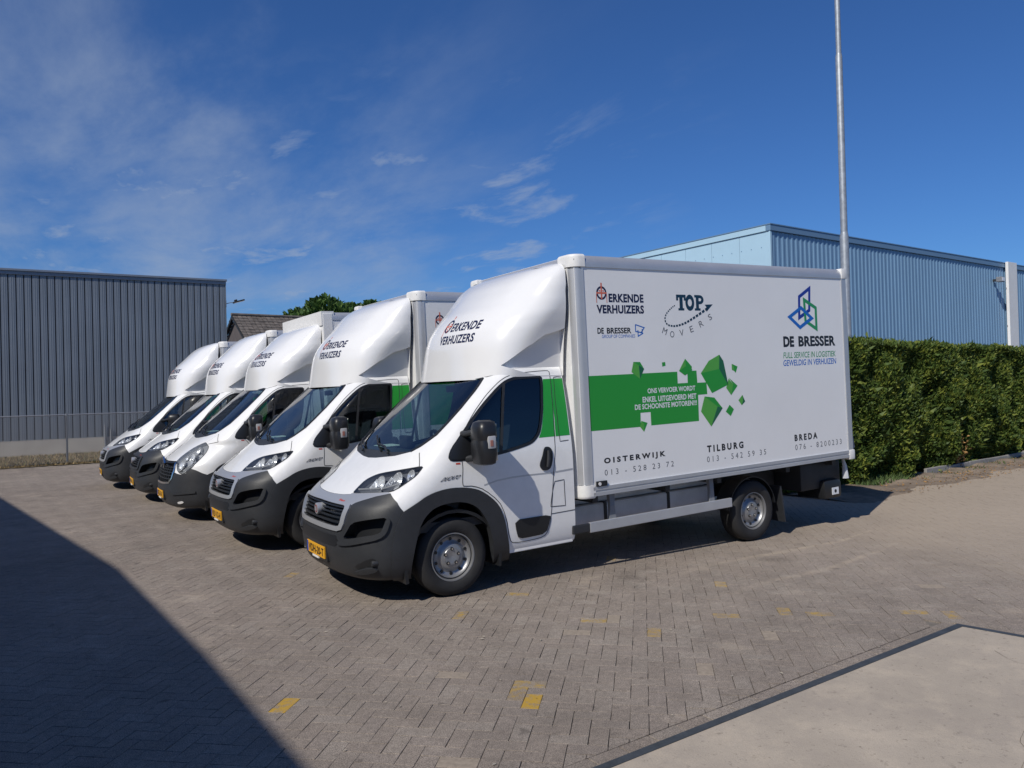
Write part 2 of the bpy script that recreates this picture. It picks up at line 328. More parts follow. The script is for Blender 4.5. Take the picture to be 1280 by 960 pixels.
def clip(poly, a, b_, off):
    out_ = []
    for i in range(len(poly)):
        p, q = poly[i], poly[(i + 1) % len(poly)]; dp, dq = dline(p, a, b_) - off, dline(q, a, b_) - off
        if dp >= 0: out_.append(p)
        if dp * dq < 0: t = dp / (dp - dq); out_.append((p[0] + (q[0] - p[0]) * t, p[1] + (q[1] - p[1]) * t))
    return out_
cutm = MB()
for x, y, kk in CUTP:
    lu, lv = (.2085, .1025) if kk == 0 else (.1025, .2085); poly = [tuple(np.array([x, y]) + su * lu / 2 * eu + sv * lv / 2 * ev) for su, sv in ((-1, -1), (1, -1), (1, 1), (-1, 1))]
    if y > SB[1] + .12 or x < SB[0]: poly = clip(poly, SA, SB, .117) if x < SB[0] + .1 else poly
    if len(poly) > 2 and (x > SB[0] - .2) and y < SB[1] + .2: poly = clip(poly, SB, SCc, .012)
    if len(poly) > 2: z = rnd.uniform(-.002, .001); cutm.prism(poly, 'z', -.03, z)
tag(obj('cut_pavers', cutm, MT['paver'], yard), kind='stuff')
S_ = set(single); Vs = []; Fs = []; b = 0
for i in range(len(PV)):
    if i in S_: continue
    x, y, kk = PV[i]; V, F = _pm[(int(kk), rnd.randrange(9))]
    if PD[i] > 13: V = V[4:]; F = [tuple(a - 4 for a in f) for f in F if min(f) >= 4]
    dz = rnd.uniform(-.0007, .0007)
    Vs += [(v[0] + x, v[1] + y, v[2] + dz) for v in V]; Fs += [tuple(a + b for a in f) for f in F]; b += len(V)
mb = MB(); mb.v = Vs; mb.f = Fs
tag(obj('paver_field', mb, MT['paver'], yard, fix=False), kind='stuff')
# bricks laid end to end along the slab edge
edge_dir = np.array(SB) - np.array(SA); edge_dir /= np.linalg.norm(edge_dir); edge_n = np.array([-edge_dir[1], edge_dir[0]])
me = bpy.data.meshes.new('edging_brick'); q = MB(); q.box(-.103, .103, -.05, .05, -.03, 0, .004); me.from_pydata(q.v, [], q.f); me.materials.append(MT['paver'])
for k in range(30):
    p = np.array(SB) - edge_dir * (-.02 + .212 * k + .1) + edge_n * .062
    o = bpy.data.objects.new('edging_brick', me); COL.objects.link(o); o.parent = yard; o.location = (p[0], p[1], rnd.uniform(-.003, .001)); o.rotation_euler.z = math.atan2(edge_dir[1], edge_dir[0]) + rnd.uniform(-.01, .01)
# the concrete dock slab with its steel edging
def slab_mat():
    m = pbr('pale_concrete', (.42, .36, .29), .85, var=.10, vscale=1.6, var2=.10, v2scale=.5, bump=.25, bscale=90, coords='W'); t = m.node_tree; b = t.nodes['Principled BSDF']
    src = b.inputs['Base Color'].links[0].from_socket; P = N(t, 'ShaderNodeNewGeometry').outputs['Position']
    cur = src
    for sc, a, c_, amt, col in ((18, .61, .67, .75, (.15, .125, .10, 1)), (55, .60, .68, .6, (.19, .16, .13, 1)), (1.3, .46, .66, .55, (.31, .265, .225, 1)), (3.2, .50, .68, .40, (.55, .46, .35, 1)), (7, .55, .7, .4, (.30, .255, .21, 1)), (230, .42, .66, .55, (.27, .23, .19, 1))):
        n = N(t, 'ShaderNodeTexNoise'); n.inputs['Scale'].default_value = sc; n.inputs['Detail'].default_value = 5; n.inputs['Roughness'].default_value = .7; L(t, P, n.inputs[0])
        r = N(t, 'ShaderNodeMapRange'); r.inputs[1].default_value = a; r.inputs[2].default_value = c_; r.inputs[4].default_value = amt; L(t, n.outputs[0], r.inputs[0])
        x = N(t, 'ShaderNodeMix', data_type='RGBA'); L(t, r.outputs[0], x.inputs[0]); L(t, cur, x.inputs[6]); x.inputs[7].default_value = col; cur = x.outputs[2]
    L(t, cur, b.inputs['Base Color']); return m
MT['slab'] = slab_mat()
MT['steel_edge'] = pbr('slab_edge_steel', (.050, .058, .068), .6, .15, var=.25, vscale=9, coords='W', bump=.2, bscale=60)
mb = MB(); d2 = np.array(SCc) - np.array(SB); d2 /= np.linalg.norm(d2); n2_ = np.array([-d2[1], d2[0]])
iA = np.array(SA) - edge_n * .048; iB = np.array(SB) - edge_n * .048 - n2_ * .04 ; iC = np.array(SCc) - n2_ * .04
mb.prism([tuple(iA), (-6.0, -11.5), tuple(iC), tuple(iB)][::1], 'z', -.05, .012)
slab = tag(obj('concrete_slab', mb, MT['slab']), kind='structure')
mb = MB(); 
mb.prism([tuple(SA), tuple(iA), tuple(iB), tuple(SB)], 'z', -.05, .016)
mb.prism([tuple(SB), tuple(iB - n2_*0.0), tuple(iC), tuple(SCc)], 'z', -.05, .016)
obj('steel_edge', mb, MT['steel_edge'], slab)
# hairline cracks in the slab
ck = MB()
for x0, y0, a0, n_ in ((1.3, -4.1, -.5, 26), (2.3, -3.5, -1.9, 22), (.4, -4.4, .6, 18), (1.9, -4.0, .2, 16)):
    x, y, a = x0, y0, a0; pts = []
    for q in range(n_): pts.append((x, y)); a += rnd.uniform(-.45, .45); x += .05 * math.cos(a); y += .05 * math.sin(a)
    for (xa, ya), (xb, yb) in zip(pts[:-1], pts[1:]):
        wd = rnd.uniform(.0006, .0016); nx, ny = -(yb - ya) / .05 * wd, (xb - xa) / .05 * wd; ck.add([(xa + nx, ya + ny, .0135), (xa - nx, ya - ny, .0135), (xb - nx, yb - ny, .0135), (xb + nx, yb + ny, .0135)], [(0, 1, 2, 3)])
tag(obj('slab_cracks', ck, pbr('crack_dirt', (.10, .085, .07), .95), slab), kind='stuff')
# loose flecks on the yard
mb = MB()
for k in range(240):
    x, y = rnd.uniform(-2, 12), rnd.uniform(-3, 1.2)
    if dline((x, y), SA, SB) < .1: continue
    r = rnd.uniform(.006, .02); a = rnd.uniform(0, 6.3)
    mb.add([(x + r * math.cos(a), y + r * math.sin(a), .004), (x + r * .5 * math.cos(a + 2), y + r * .5 * math.sin(a + 2), .006), (x + r * math.cos(a + 3.4), y + r * math.sin(a + 3.4), .004), (x + r * .6 * math.cos(a + 5), y + r * .6 * math.sin(a + 5), .009)], [(0, 1, 2, 3)])
tag(obj('ground_litter', mb, pbr('grit', (.33, .29, .24), .9)), kind='stuff')
sheet('verge', [(-40, 20.4), (40, 20.4), (40, 60), (-40, 60)], .012, MT['grass_dry'])
MT['kerb'] = pbr('kerb_concrete', (.26, .25, .235), .9, var=.2, vscale=4, coords='W')
def tufts(name, n, area, h, mat, zf=.0, spread=.5):
    mb = MB()
    for k in range(n):
        x, y = area(); a = rnd.uniform(0, 6.28); hh = h * rnd.uniform(.4, 1.2); ww = hh * .12 + .004; dx, dy = math.cos(a) * ww, math.sin(a) * ww; lx, ly = rnd.uniform(-spread, spread) * hh, rnd.uniform(-spread, spread) * hh
        mb.add([(x - dx, y - dy, zf), (x + dx, y + dy, zf), (x + lx, y + ly, zf + hh)], [(0, 1, 2)])
    return tag(obj(name, mb, mat, fix=False), kind='stuff')
MT['straw'] = pbr('straw', (.25, .185, .09), .9, var=.4, vscale=2, coords='W')
MT['weed'] = pbr('weed_green', (.06, .10, .025), .8, var=.4, vscale=2, coords='W')
tufts('dry_grass', 7000, lambda: (rnd.uniform(-6, 2), 20.45 + 5.4 * rnd.random() ** 1.5), .09, MT['straw'], .01)
tufts('green_grass', 700, lambda: (rnd.uniform(-6, 2), rnd.uniform(20.5, 25.8)), .08, MT['weed'], .01)

# ------------------------------------------------------------------ dark clad warehouse on the left
MT['clad_dark'] = pbr('slate_blue_cladding', (.180, .205, .24), .45, .25, var=.06, vscale=.7, var2=.07, v2scale=.25, coords='W')
MT['clad_gap'] = pbr('cladding_groove', (.035, .042, .06), .6)
MT['cap_dark'] = pbr('grey_flashing', (.20, .23, .28), .45, .3, var=.08, vscale=2)
MT['plinth'] = pbr('concrete_plinth', (.46, .425, .375), .9, var=.14, vscale=1.2, coords='W', var2=.08, v2scale=6)
wh = empty('clad_warehouse', (0, 26, 0), 'dark slate blue warehouse with vertical metal cladding behind the wire fence', 'building')
XR = 3.34; XL = -15.0; HT = 6.62
mb = MB(); mb.box(XL, XR - .02, .06, 22, .5, HT - .12); obj('core_wall', mb, MT['clad_gap'], wh)
mb = MB(); mb.box(XL, XR + .01, -.02, 22, -.05, .56); obj('plinth', mb, MT['plinth'], wh)
pm = MB(); W_ = .2365; g = .026
prof = [(0, .055), (.006, .0), (.066, -.002), (.071, -.007), (.085, -.007), (.090, -.002), (.128, -.002), (.133, -.007), (.147, -.007), (.152, -.002), (W_ - g - .006, 0), (W_ - g, .055)]
V = [(x, y, z) for z in (.555, HT - .17) for x, y in prof]; n = len(prof)
pm.add(V, [(i, i + 1, i + 1 + n, i + n) for i in range(n - 1)])
o = obj('cladding_panel', pm, MT['clad_dark'], wh, fix=False); o.location = (XR - W_ + g - .0, 0, 0); first = o
for k in range(1, 46):
    c = o.copy(); COL.objects.link(c); c.parent = wh; c.location.x = XR - W_ * (k + 1) + g
mb = MB(); mb.box(XL, XR + .03, -.05, .12, HT - .17, HT - .05, .008); obj('eaves_flashing', mb, MT['cap_dark'], wh)
mb = MB(); mb.box(XL, XR + .06, -.10, .14, HT - .047, HT + .03, .008); obj('roof_cap', mb, MT['cap_dark'], wh)
mb = MB(); mb.box(XR - .0, XR + .025, -.03, .10, .56, HT - .17, .004); obj('corner_trim', mb, MT['clad_dark'], wh)
lamp = empty('wall_floodlight', (3.37, 26.0, 5.68), 'slim floodlight on a bracket arm at the corner of the dark warehouse', 'light')
mb = MB(); mb.box(-.03, .0, -.06, .06, -.14, .14, .005); mb.tube([(0, 0, 0), (.16, -.02, .05), (.30, -.02, .06)], .016, 6); obj('bracket', mb, MT['cap_dark'], lamp, 40)
mb = MB(); mb.box(-.02, .44, -.09, .09, -.035, .025, .012); o = obj('lamp_head', mb, MT['under'], lamp, 40); o.location = (.28, -.02, .06); o.rotation_euler.y = -math.radians(17)
mb = MB(); mb.box(.0, .42, -.092, .092, -.045, -.036); o2 = obj('lens', mb, MT['clear_white'], o); 
mb = MB(); mb.box(.05, .16, -.05, .05, .026, .09, .01); obj('sensor', mb, MT['under'], o)
for x in (-1.05, -.86):
    p = empty('downpipe', (x, 25.93, 0), 'thin grey pipe running down the plinth of the dark warehouse, %s of a pair' % ('left' if x < -1 else 'right'), 'pipe', 'pipes on the warehouse plinth')
    mb = MB(); mb.tube([(0, 0, 0), (0, 0, 1.0 if x < -1 else .85)], .035, 8); obj('pipe', mb, MT['frame_grey'], p, 40)
    mb = MB(); mb.box(-.05, .05, -.01, .03, .40, .44); obj('clamp', mb, MT['frame_grey'], p)

# ------------------------------------------------------------------ chain-link fence
MT['galv'] = pbr('galvanised_steel', (.27, .28, .30), .5, .5, var=.15, vscale=4)
MT['wire'] = pbr('galvanised_wire', (.17, .18, .20), .5, .4)
fe = empty('wire_fence', (0, 20.6, 0), 'chain-link fence with grey posts and a top rail before the dark warehouse', 'fence')
FX0, FX1 = -12, 1.6
mb = MB(); mb.tube([(FX0, 0, 1.50), (FX1, 0, 1.50)], .021, 8); obj('top_rail', mb, MT['galv'], fe, 40)
pm = MB(); pm.tube([(0, 0, -.1), (0, 0, 1.54)], .030, 8); o = obj('fence_post', pm, MT['galv'], fe, 40); o.location.x = -2.44
for x in (-11.5, -8.48, -5.46, .58):
    c = o.copy(); COL.objects.link(c); c.parent = fe; c.location.x = x
mb = MB(); s = .075; H = 1.44; wr = .0048
k = FX0 - H
while k < FX1:
    for sg, y in ((1, -.034), (-1, -.038)):
        x0, x1 = (k, k + H) if sg > 0 else (k + H, k); z0, z1 = .05, .05 + H
        # clip to the fence run
        t0, t1 = 0., 1.
        for lim in (FX0, FX1):
            if (x0 - lim) * (x1 - lim) < 0:
                t = (lim - x0) / (x1 - x0); inside0 = FX0 <= x0 <= FX1
                if inside0: t1 = min(t1, t)
                else: t0 = max(t0, t)
        if max(x0, x1) < FX0 or min(x0, x1) > FX1: continue
        A = (x0 + (x1 - x0) * t0, y, z0 + (z1 - z0) * t0); B = (x0 + (x1 - x0) * t1, y, z0 + (z1 - z0) * t1)
        mb.tube([A, B], wr, 3, False)
    k += s
tag(obj('chain_link_mesh', mb, MT['wire'], fe, fix=False), kind='stuff')
for z in (.06, .76):
    mb = MB(); mb.tube([(FX0, -.03, z), (FX1, -.03, z)], .003, 4); obj('tension_wire', mb, MT['wire'], fe)

# ------------------------------------------------------------------ pale blue industrial building on the right
MT['clad_blue'] = pbr('pale_blue_cladding', (.205, .345, .50), .5, .1, var=.05, vscale=.6, coords='W', var2=.04, v2scale=3, stretch=(1, 1, .25))
MT['clad_blue2'] = pbr('light_blue_panel', (.40, .58, .70), .5, .05, var=.04, vscale=.5, coords='W')
MT['fascia_blue'] = pbr('blue_fascia', (.16, .27, .40), .45, .2)
MT['pillar_white'] = pbr('white_pillar_paint', (.78, .77, .75), .55, var=.05, vscale=2)
ib = empty('blue_hall', (17.184, 10.435, 0), 'pale blue industrial hall with ribbed cladding behind the hedge', 'building', rz=math.atan2(.059, .998))
mb = MB(); mb.box(.06, 60, .06, 24, -.1, 6.9); obj('core_wall', mb, MT['fascia_blue'], ib)
sh = MB(); pw = 1.0; pr = []
for q in range(4): x = q * .25; pr += [(x, 0), (x + .10, 0), (x + .14, -.022), (x + .21, -.022)]
pr.append((1.0, 0)); V = [(x, y, z) for z in (0, 6.86) for x, y in pr]; n = len(pr)
sh.add(V, [(i, i + 1, i + 1 + n, i + n) for i in range(n - 1)])
o = obj('wall_sheet', sh, MT['clad_blue'], ib, fix=False)
for k in range(1, 34):
    c = o.copy(); COL.objects.link(c); c.parent = ib; c.location.x = k * pw; c.location.y = rnd.uniform(-.004, .0)
# flat west face: big flat sheets with visible fixings
s2 = MB(); s2.box(-.03, .0, .006, 1.188, 0, 6.86, .004); o = obj('end_panel', s2, MT['clad_blue2'], ib); o.location.y = .0
for k in range(1, 20):
    c = o.copy(); COL.objects.link(c); c.parent = ib; c.location.y = k * 1.194
mb = MB()
for k in range(60):
    mb.box(-.038, -.03, .3 + k * .4, .33 + k * .4, 6.35, 6.38); mb.box(-.038, -.03, .3 + k * .4, .33 + k * .4, 5.3, 5.33)
tag(obj('fixing_screws', mb, MT['fascia_blue'], ib, fix=False), kind='stuff')
mb = MB(); mb.box(-.07, 60, -.075, .1, 6.87, 7.06, .01); obj('roof_fascia', mb, MT['fascia_blue'], ib)
mb = MB(); mb.box(-.075, .1, .11, 24, 6.87, 7.06, .01); obj('roof_fascia', mb, MT['clad_blue2'], ib)
mb = MB(); mb.box(-.09, .12, .115, 24, 7.065, 7.10); obj('roof_edge', mb, MT['fascia_blue'], ib)
mb = MB(); mb.box(-.085, 60, -.09, .11, 7.065, 7.10); obj('roof_edge', mb, MT['fascia_blue'], ib)
mb = MB(); mb.box(-.05, .03, -.05, .005, 0, 6.86); obj('corner_trim', mb, MT['clad_blue2'], ib)
mb = MB(); mb.box(17.0, 17.9, -.22, -.10, -.1, 7.12, .01); obj('white_pillar', mb, MT['pillar_white'], ib)
for z in (1.2, 2.6, 4.2, 5.9): mb = MB(); mb.box(16.96, 17.0, -.13, -.10, z, z + .06); obj('pillar_bracket', mb, MT['frame_grey'], ib)
wl = empty('wall_lamp', (33.1, 11.33, 6.22), 'small floodlight on the blue wall left of the white pillar', 'light', rz=math.atan2(.059, .998))
mb = MB(); mb.box(-.06, .06, -.16, .05, -.05, .05, .01); obj('bracket', mb, MT['under'], wl)
mb = MB(); mb.box(-.20, .12, -.40, -.16, -.10, .12, .03); obj('lamp_head', mb, MT['frame_grey'], wl)
mb = MB(); mb.box(-.17, .09, -.413, -.402, -.07, .09, .0); obj('lens', mb, MT['clear_white'], wl)

# ------------------------------------------------------------------ lamp mast by the hedge
ms = empty('steel_mast', (9.41, 2.42, 0), 'tall stepped galvanised lamp mast rising behind the truck and the hedge', 'mast')
MT['mast'] = pbr('mast_galvanised', (.33, .355, .385), .5, .45, var=.22, vscale=9, coords='W')
for nm, prof in (('lower_tube', [(.078, -.2), (.076, 4.55), (.062, 4.62)]), ('middle_tube', [(.061, 4.5), (.060, 7.85), (.048, 7.91)]), ('upper_tube', [(.047, 7.8), (.044, 11.5), (.0, 11.52)])):
    mb = MB(); mb.lathe(prof, n=20, axis='z'); obj(nm, mb, MT['mast'], ms, 40)
mb = MB(); mb.tube([(0, 0, 11.3), (.3, -.2, 11.6), (1.0, -.6, 11.7)], .03, 8); obj('lamp_arm', mb, MT['mast'], ms, 40)
mb = MB(); mb.box(.95, 1.5, -.95, -.55, 11.64, 11.76, .03); obj('lamp_head', mb, MT['frame_grey'], ms)

# ------------------------------------------------------------------ foliage helpers
def leafmat(name, c1, c2, c3, sc=1.0):
    m = bpy.data.materials.new(name); m.use_nodes = True; t = m.node_tree; b = t.nodes['Principled BSDF']; b.inputs['Roughness'].default_value = .55; b.inputs['Specular IOR Level'].default_value = .3
    g = N(t, 'ShaderNodeNewGeometry'); ra = N(t, 'ShaderNodeValToRGB'); e = ra.color_ramp.elements; e[0].color = (*c1, 1); e[1].color = (*c3, 1); k = ra.color_ramp.elements.new(.5); k.color = (*c2, 1)
    n = N(t, 'ShaderNodeTexNoise'); n.inputs['Scale'].default_value = sc; n.inputs['Detail'].default_value = 3; L(t, g.outputs['Position'], n.inputs[0])
    a = math_(t, 'ADD', math_(t, 'MULTIPLY', g.outputs['Random Per Island'], .55), math_(t, 'MULTIPLY', math_(t, 'SUBTRACT', n.outputs[0], .25), .95)); L(t, a, ra.inputs[0]); L(t, ra.outputs[0], b.inputs['Base Color'])
    tl = N(t, 'ShaderNodeBsdfTranslucent'); L(t, ra.outputs[0], tl.inputs[0]); mx = N(t, 'ShaderNodeMixShader'); mx.inputs[0].default_value = .22
    L(t, b.outputs[0], mx.inputs[1]); L(t, tl.outputs[0], mx.inputs[2]); L(t, mx.outputs[0], t.nodes['Material Output'].inputs[0]); return m
MT['hedge'] = leafmat('conifer_hedge_leaf', (.018, .040, .010), (.078, .126, .027), (.27, .29, .048), 3.2)
MT['hedge_core'] = pbr('hedge_shade_wood', (.018, .022, .010), .95)
MT['tree'] = leafmat('tree_leaf', (.028, .065, .016), (.065, .13, .03), (.14, .21, .055), .6)
MT['bark'] = pbr('bark', (.09, .07, .05), .9, var=.3, vscale=6, bump=.5, bscale=20)
MT['deadleaf'] = pbr('dead_leaf', (.30, .17, .06), .8, var=.4, vscale=9, coords='W')
def npnoise(p, seed, freqs):
    r = np.random.RandomState(seed); o = np.zeros(len(p))
    for f, a in freqs:
        for _ in range(4):
            k = r.normal(size=3) * f; o += a * .5 * np.sin(p @ k + r.uniform(0, 6.28))
    return o
# hedge: a run along (HA -> HB), built of sprays standing on a lumpy face
HA = np.array([7.4, 2.05]); HB = np.array([26.0, 3.9]); hd = (HB - HA) / np.linalg.norm(HB - HA); hn = np.array([hd[1], -hd[0]]); HL = np.linalg.norm(HB - HA); HH = 2.56
hg = empty('clipped_hedge', (HA[0], HA[1], 0), 'tall dense clipped conifer hedge along the right edge of the yard', 'hedge')
mb = MB(); mb.box(0.1, HL, .22, 1.2, 0, HH - .10); o = obj('hedge_core', mb, MT['hedge_core'], hg); o.rotation_euler.z = math.atan2(hd[1], hd[0])
R = np.random.RandomState(3)
def sprays(n, seed, top=False):
    r = np.random.RandomState(seed)
    s = r.uniform(0, HL, n) if top else HL * r.uniform(0, 1, n) ** 1.25
    if top:
        d = r.uniform(-.02, 1.25, n); z = np.full(n, HH); 
        lump = npnoise(np.c_[s, d, z], 5, ((1.3, .02), (3, .03), (7, .035)))
        z = z + lump + r.normal(0, .02, n); nor = np.c_[np.zeros(n), np.zeros(n), np.ones(n)]
    else:
        z = HH * r.uniform(0.02, 1, n); lump = npnoise(np.c_[s, z * 0, z], 6, ((1.1, .09), (3.2, .13), (7, .07)))
        d = -lump + .10 * ((1 - z / HH) * -1 + .5) + np.where(z < .35, .12, 0) + np.abs(r.normal(0, .07, n)); nor = np.c_[np.zeros(n), -np.ones(n), np.full(n, .35)]
    P = np.c_[HA[0] + hd[0] * s - hn[0] * d, HA[1] + hd[1] * s - hn[1] * d, z]
    nx = nor[:, 1:2] * -1 * np.r_[hn, 0][None] + nor[:, 2:] * np.array([[0, 0, 1.]])
    return P - np.r_[HA, 0], nx, s
def leafcards(P, Nn, size, seed, aspect=.55, droop=.0):
    r = np.random.RandomState(seed); n = len(P); a = Nn + r.normal(0, .65, (n, 3)); a /= np.linalg.norm(a, axis=1, keepdims=True)
    b = np.cross(a, r.normal(size=(n, 3))); b /= np.linalg.norm(b, axis=1, keepdims=True); up = b * r.normal(0, .6, (n, 1)) + a * .9 + np.array([0, 0, .35 + droop]); up /= np.linalg.norm(up, axis=1, keepdims=True)
    sd = np.cross(up, a + r.normal(0, .3, (n, 3))); sd /= np.linalg.norm(sd, axis=1, keepdims=True) + 1e-9
    L_ = size * r.uniform(.6, 1.4, (n, 1)); W2 = L_ * aspect * .5
    fold = np.cross(sd, up) * L_ * .18
    V = np.stack([P, P + up * L_ * .55 + sd * W2 + fold, P + up * L_, P + up * L_ * .5 - sd * W2 + fold], 1).reshape(-1, 3); F = np.arange(4 * n).reshape(-1, 4)
    return V, F
def cardobj(name, V, F, mat, parent):
    me = bpy.data.meshes.new(name); me.from_pydata(V.tolist(), [], F.tolist()); me.materials.append(mat); o = bpy.data.objects.new(name, me); COL.objects.link(o); o.parent = parent; return o
P1, N1, s1 = sprays(170000, 11); V1, F1 = leafcards(P1, N1 + np.array([-.35, 0, .25]), .088, 12)
P2, N2, s2_ = sprays(22000, 13, True); V2, F2 = leafcards(P2, N2, .075, 14)
P3, N3, s3 = sprays(260, 17, True); P3[:, 2] += .0; V3, F3 = leafcards(P3, np.tile([[0, 0, 1.6]], (len(P3), 1)), .15, 18, .3)
P4, N4, s4 = sprays(1500, 19); V4, F4 = leafcards(P4, N4 * 1.5, .20, 20, .25)
V2 = np.concatenate([V2, V3, V4]); F2 = np.concatenate([F2, F3 + 4 * len(P2), F4 + 4 * (len(P2) + len(P3))])
tag(cardobj('foliage', np.concatenate([V1, V2]), np.concatenate([F1, F2 + len(V1)]), MT['hedge'], hg), kind='stuff')
# dried patch low in the hedge
sp = np.dot(np.array([12.9, 2.45]) - HA, hd); r_ = np.random.RandomState(4); n = 420
Pd = np.c_[HA[0] + hd[0] * (sp + r_.normal(0.15, .16, n)) + hn[0] * .1, HA[1] + hd[1] * (sp + r_.normal(.15, .16, n)) + hn[1] * r_.uniform(.02, .16, n), np.clip(r_.normal(.42, .16, n), .05, 1)] - np.r_[HA, 0]
Vd, Fd = leafcards(Pd, np.tile(np.r_[hn, .2], (n, 1)), .07, 5); tag(cardobj('withered_sprays', Vd, Fd, MT['deadleaf'], hg), kind='stuff')
# trunks seen low in the hedge
for k in range(22):
    s = 1.2 + k * .62 + rnd.uniform(-.1, .1); q = HA + hd * s - hn * .25 - HA; mb = MB(); mb.tube([(q[0], q[1], -.05), (q[0] + rnd.uniform(-.05, .05), q[1], .9)], [.03, .02], 6); obj('stem', mb, MT['bark'], hg)
# kerb stones and soil at the foot of the hedge
soil = MB(); n = 60; rows = []
for k in range(n + 1):
    s = HL * k / n; r = []
    for d in (-.5, .0, .35, .7, 1.15 + .25 * math.sin(s * 1.9) + .15 * math.sin(s * 4.3)):
        p = HA + hd * s + hn * d; r.append((p[0], p[1], .006 + (.03 if d in (.0, .35) else 0) * (1 + math.sin(s * 5)) + (.012 if d == .7 else 0) - (.016 if d > .9 else 0)))
    rows.append(r)
soil.loft(rows, closed=False, cap=False); tag(obj('soil_strip', soil, MT['soil'], fix=False), kind='structure')
km = MB(); km.box(-.49, .49, -.03, .03, -.1, .13, .012)
kb = obj('kerb_stone', km, MT['kerb'], bpy.data.objects['soil_strip']); q = HA + hd * 4.7 + hn * .16; kb.location = (q[0], q[1], 0); kb.rotation_euler.z = math.atan2(hd[1], hd[0])
for k in range(1, 10):
    c = kb.copy(); COL.objects.link(c); c.parent = kb.parent; q = HA + hd * (4.7 + k * 1.0) + hn * .16; c.location = (q[0], q[1], rnd.uniform(-.02, .01)); c.rotation_euler.z += rnd.uniform(-.02, .02)
fp = empty('fence_post', (12.66, 2.42, 0), 'thin leaning grey steel post standing at the foot of the hedge', 'post')
mb = MB(); mb.tube([(.02, 0, -.1), (-.06, .03, .9)], .022, 8); obj('post_tube', mb, MT['galv'], fp, 40)
mb = MB(); mb.lathe([(.0, 0), (.03, .0), (.03, .015), (0, .02)], (-.06, .03, .9), 10, 'z'); obj('post_cap', mb, MT['galv'], fp, 40)
# leaf litter and weeds near the hedge
def cards_on_ground(n, f, size, mat, name):
    mb = MB()
    for k in range(n):
        x, y = f(); a = rnd.uniform(0, 6.28); l = size * rnd.uniform(.5, 1.3); c, s = math.cos(a) * l, math.sin(a) * l
        mb.add([(x, y, .05), (x + c * .5 - s * .3, y + s * .5 + c * .3, .05 + rnd.uniform(0, .02)), (x + c, y + s, .045), (x + c * .5 + s * .3, y + s * .5 - c * .3, .05)], [(0, 1, 2, 3)])
    o = obj(name, mb, mat, fix=False); o.location.z = -.025; return tag(o, kind='stuff')
def along_h(a, b_, d0, d1):
    s = rnd.uniform(a, b_); d = d0 + (d1 - d0) * rnd.random() ** 1.6; p = HA + hd * s + hn * d; return p[0], p[1]
cards_on_ground(1500, lambda: along_h(1.5, 14, .2, 1.3), .04, MT['deadleaf'], 'leaf_litter')
tufts('weeds', 420, lambda: along_h(1.6, 3.3, .05, .35), .14, MT['weed'], .01, .8)
tufts('grass_tufts', 500, lambda: along_h(3.5, 12, .15, .6), .07, MT['weed'], .01, .8)

# ------------------------------------------------------------------ house and trees beyond the yard
MT['brick_far'] = pbr('dark_brick', (.095, .082, .082), .9, var=.2, vscale=3)
MT['tile'] = pbr('brown_roof_tile', (.135, .115, .10), .8, var=.45, vscale=3.5, var2=.25, v2scale=.6)
hs = empty('gable_house', (7.96, 45.6, 0), 'gabled house with a dark end wall and brown tiled roof beside the tree', 'house', rz=math.radians(7))
gw = 5.2; ez = 3.3; az = 7.15; dep = 14
mb = MB(); mb.prism([(-gw, 0), (gw, 0), (gw, ez + .09), (0, az + .09), (-gw, ez + .09)], 'x', 0, dep); obj('wall', mb, MT['brick_far'], hs)
for sg in (-1, 1):
    ln = math.hypot(gw, az - ez); nrow = 20; rt = MB(); 
    for k in range(nrow):
        t0 = k / nrow; t1 = (k + 1) / nrow + .01; y0, z0, y1, z1 = sg * gw * 1.06 * t0, az - (az - ez) * 1.06 * t0 + .12, sg * gw * 1.06 * t1, az - (az - ez) * 1.06 * t1 + .17
        nx = 46
        for q in range(nx):
            a = -.25 + (dep + .5) * q / nx; bb = -.25 + (dep + .5) * (q + .86) / nx; e = rnd.uniform(-.015, .02)
            rt.add([(a, y0, z0 + e), (bb, y0, z0 + e), (bb, y1, z1 + e), (a, y1, z1 + e), (a, y1, z1 - .09), (bb, y1, z1 - .09)], [(0, 1, 2, 3), (3, 2, 5, 4)])
    rf = obj('roof', rt, MT['tile'], hs, fix=False)
    mb = MB(); mb.prism([(0, az + .08), (sg * gw * 1.06, az - (az - ez) * 1.06 + .08), (sg * gw * 1.06, az - (az - ez) * 1.06 - .12), (0, az - .12)], 'x', -.27, -.20); obj('verge_board', mb, MT['under'], hs)
mb = MB(); mb.tube([(-.3, 0, az + .16), (dep + .3, 0, az + .16)], .10, 8); obj('ridge', mb, MT['tile'], hs, 40)
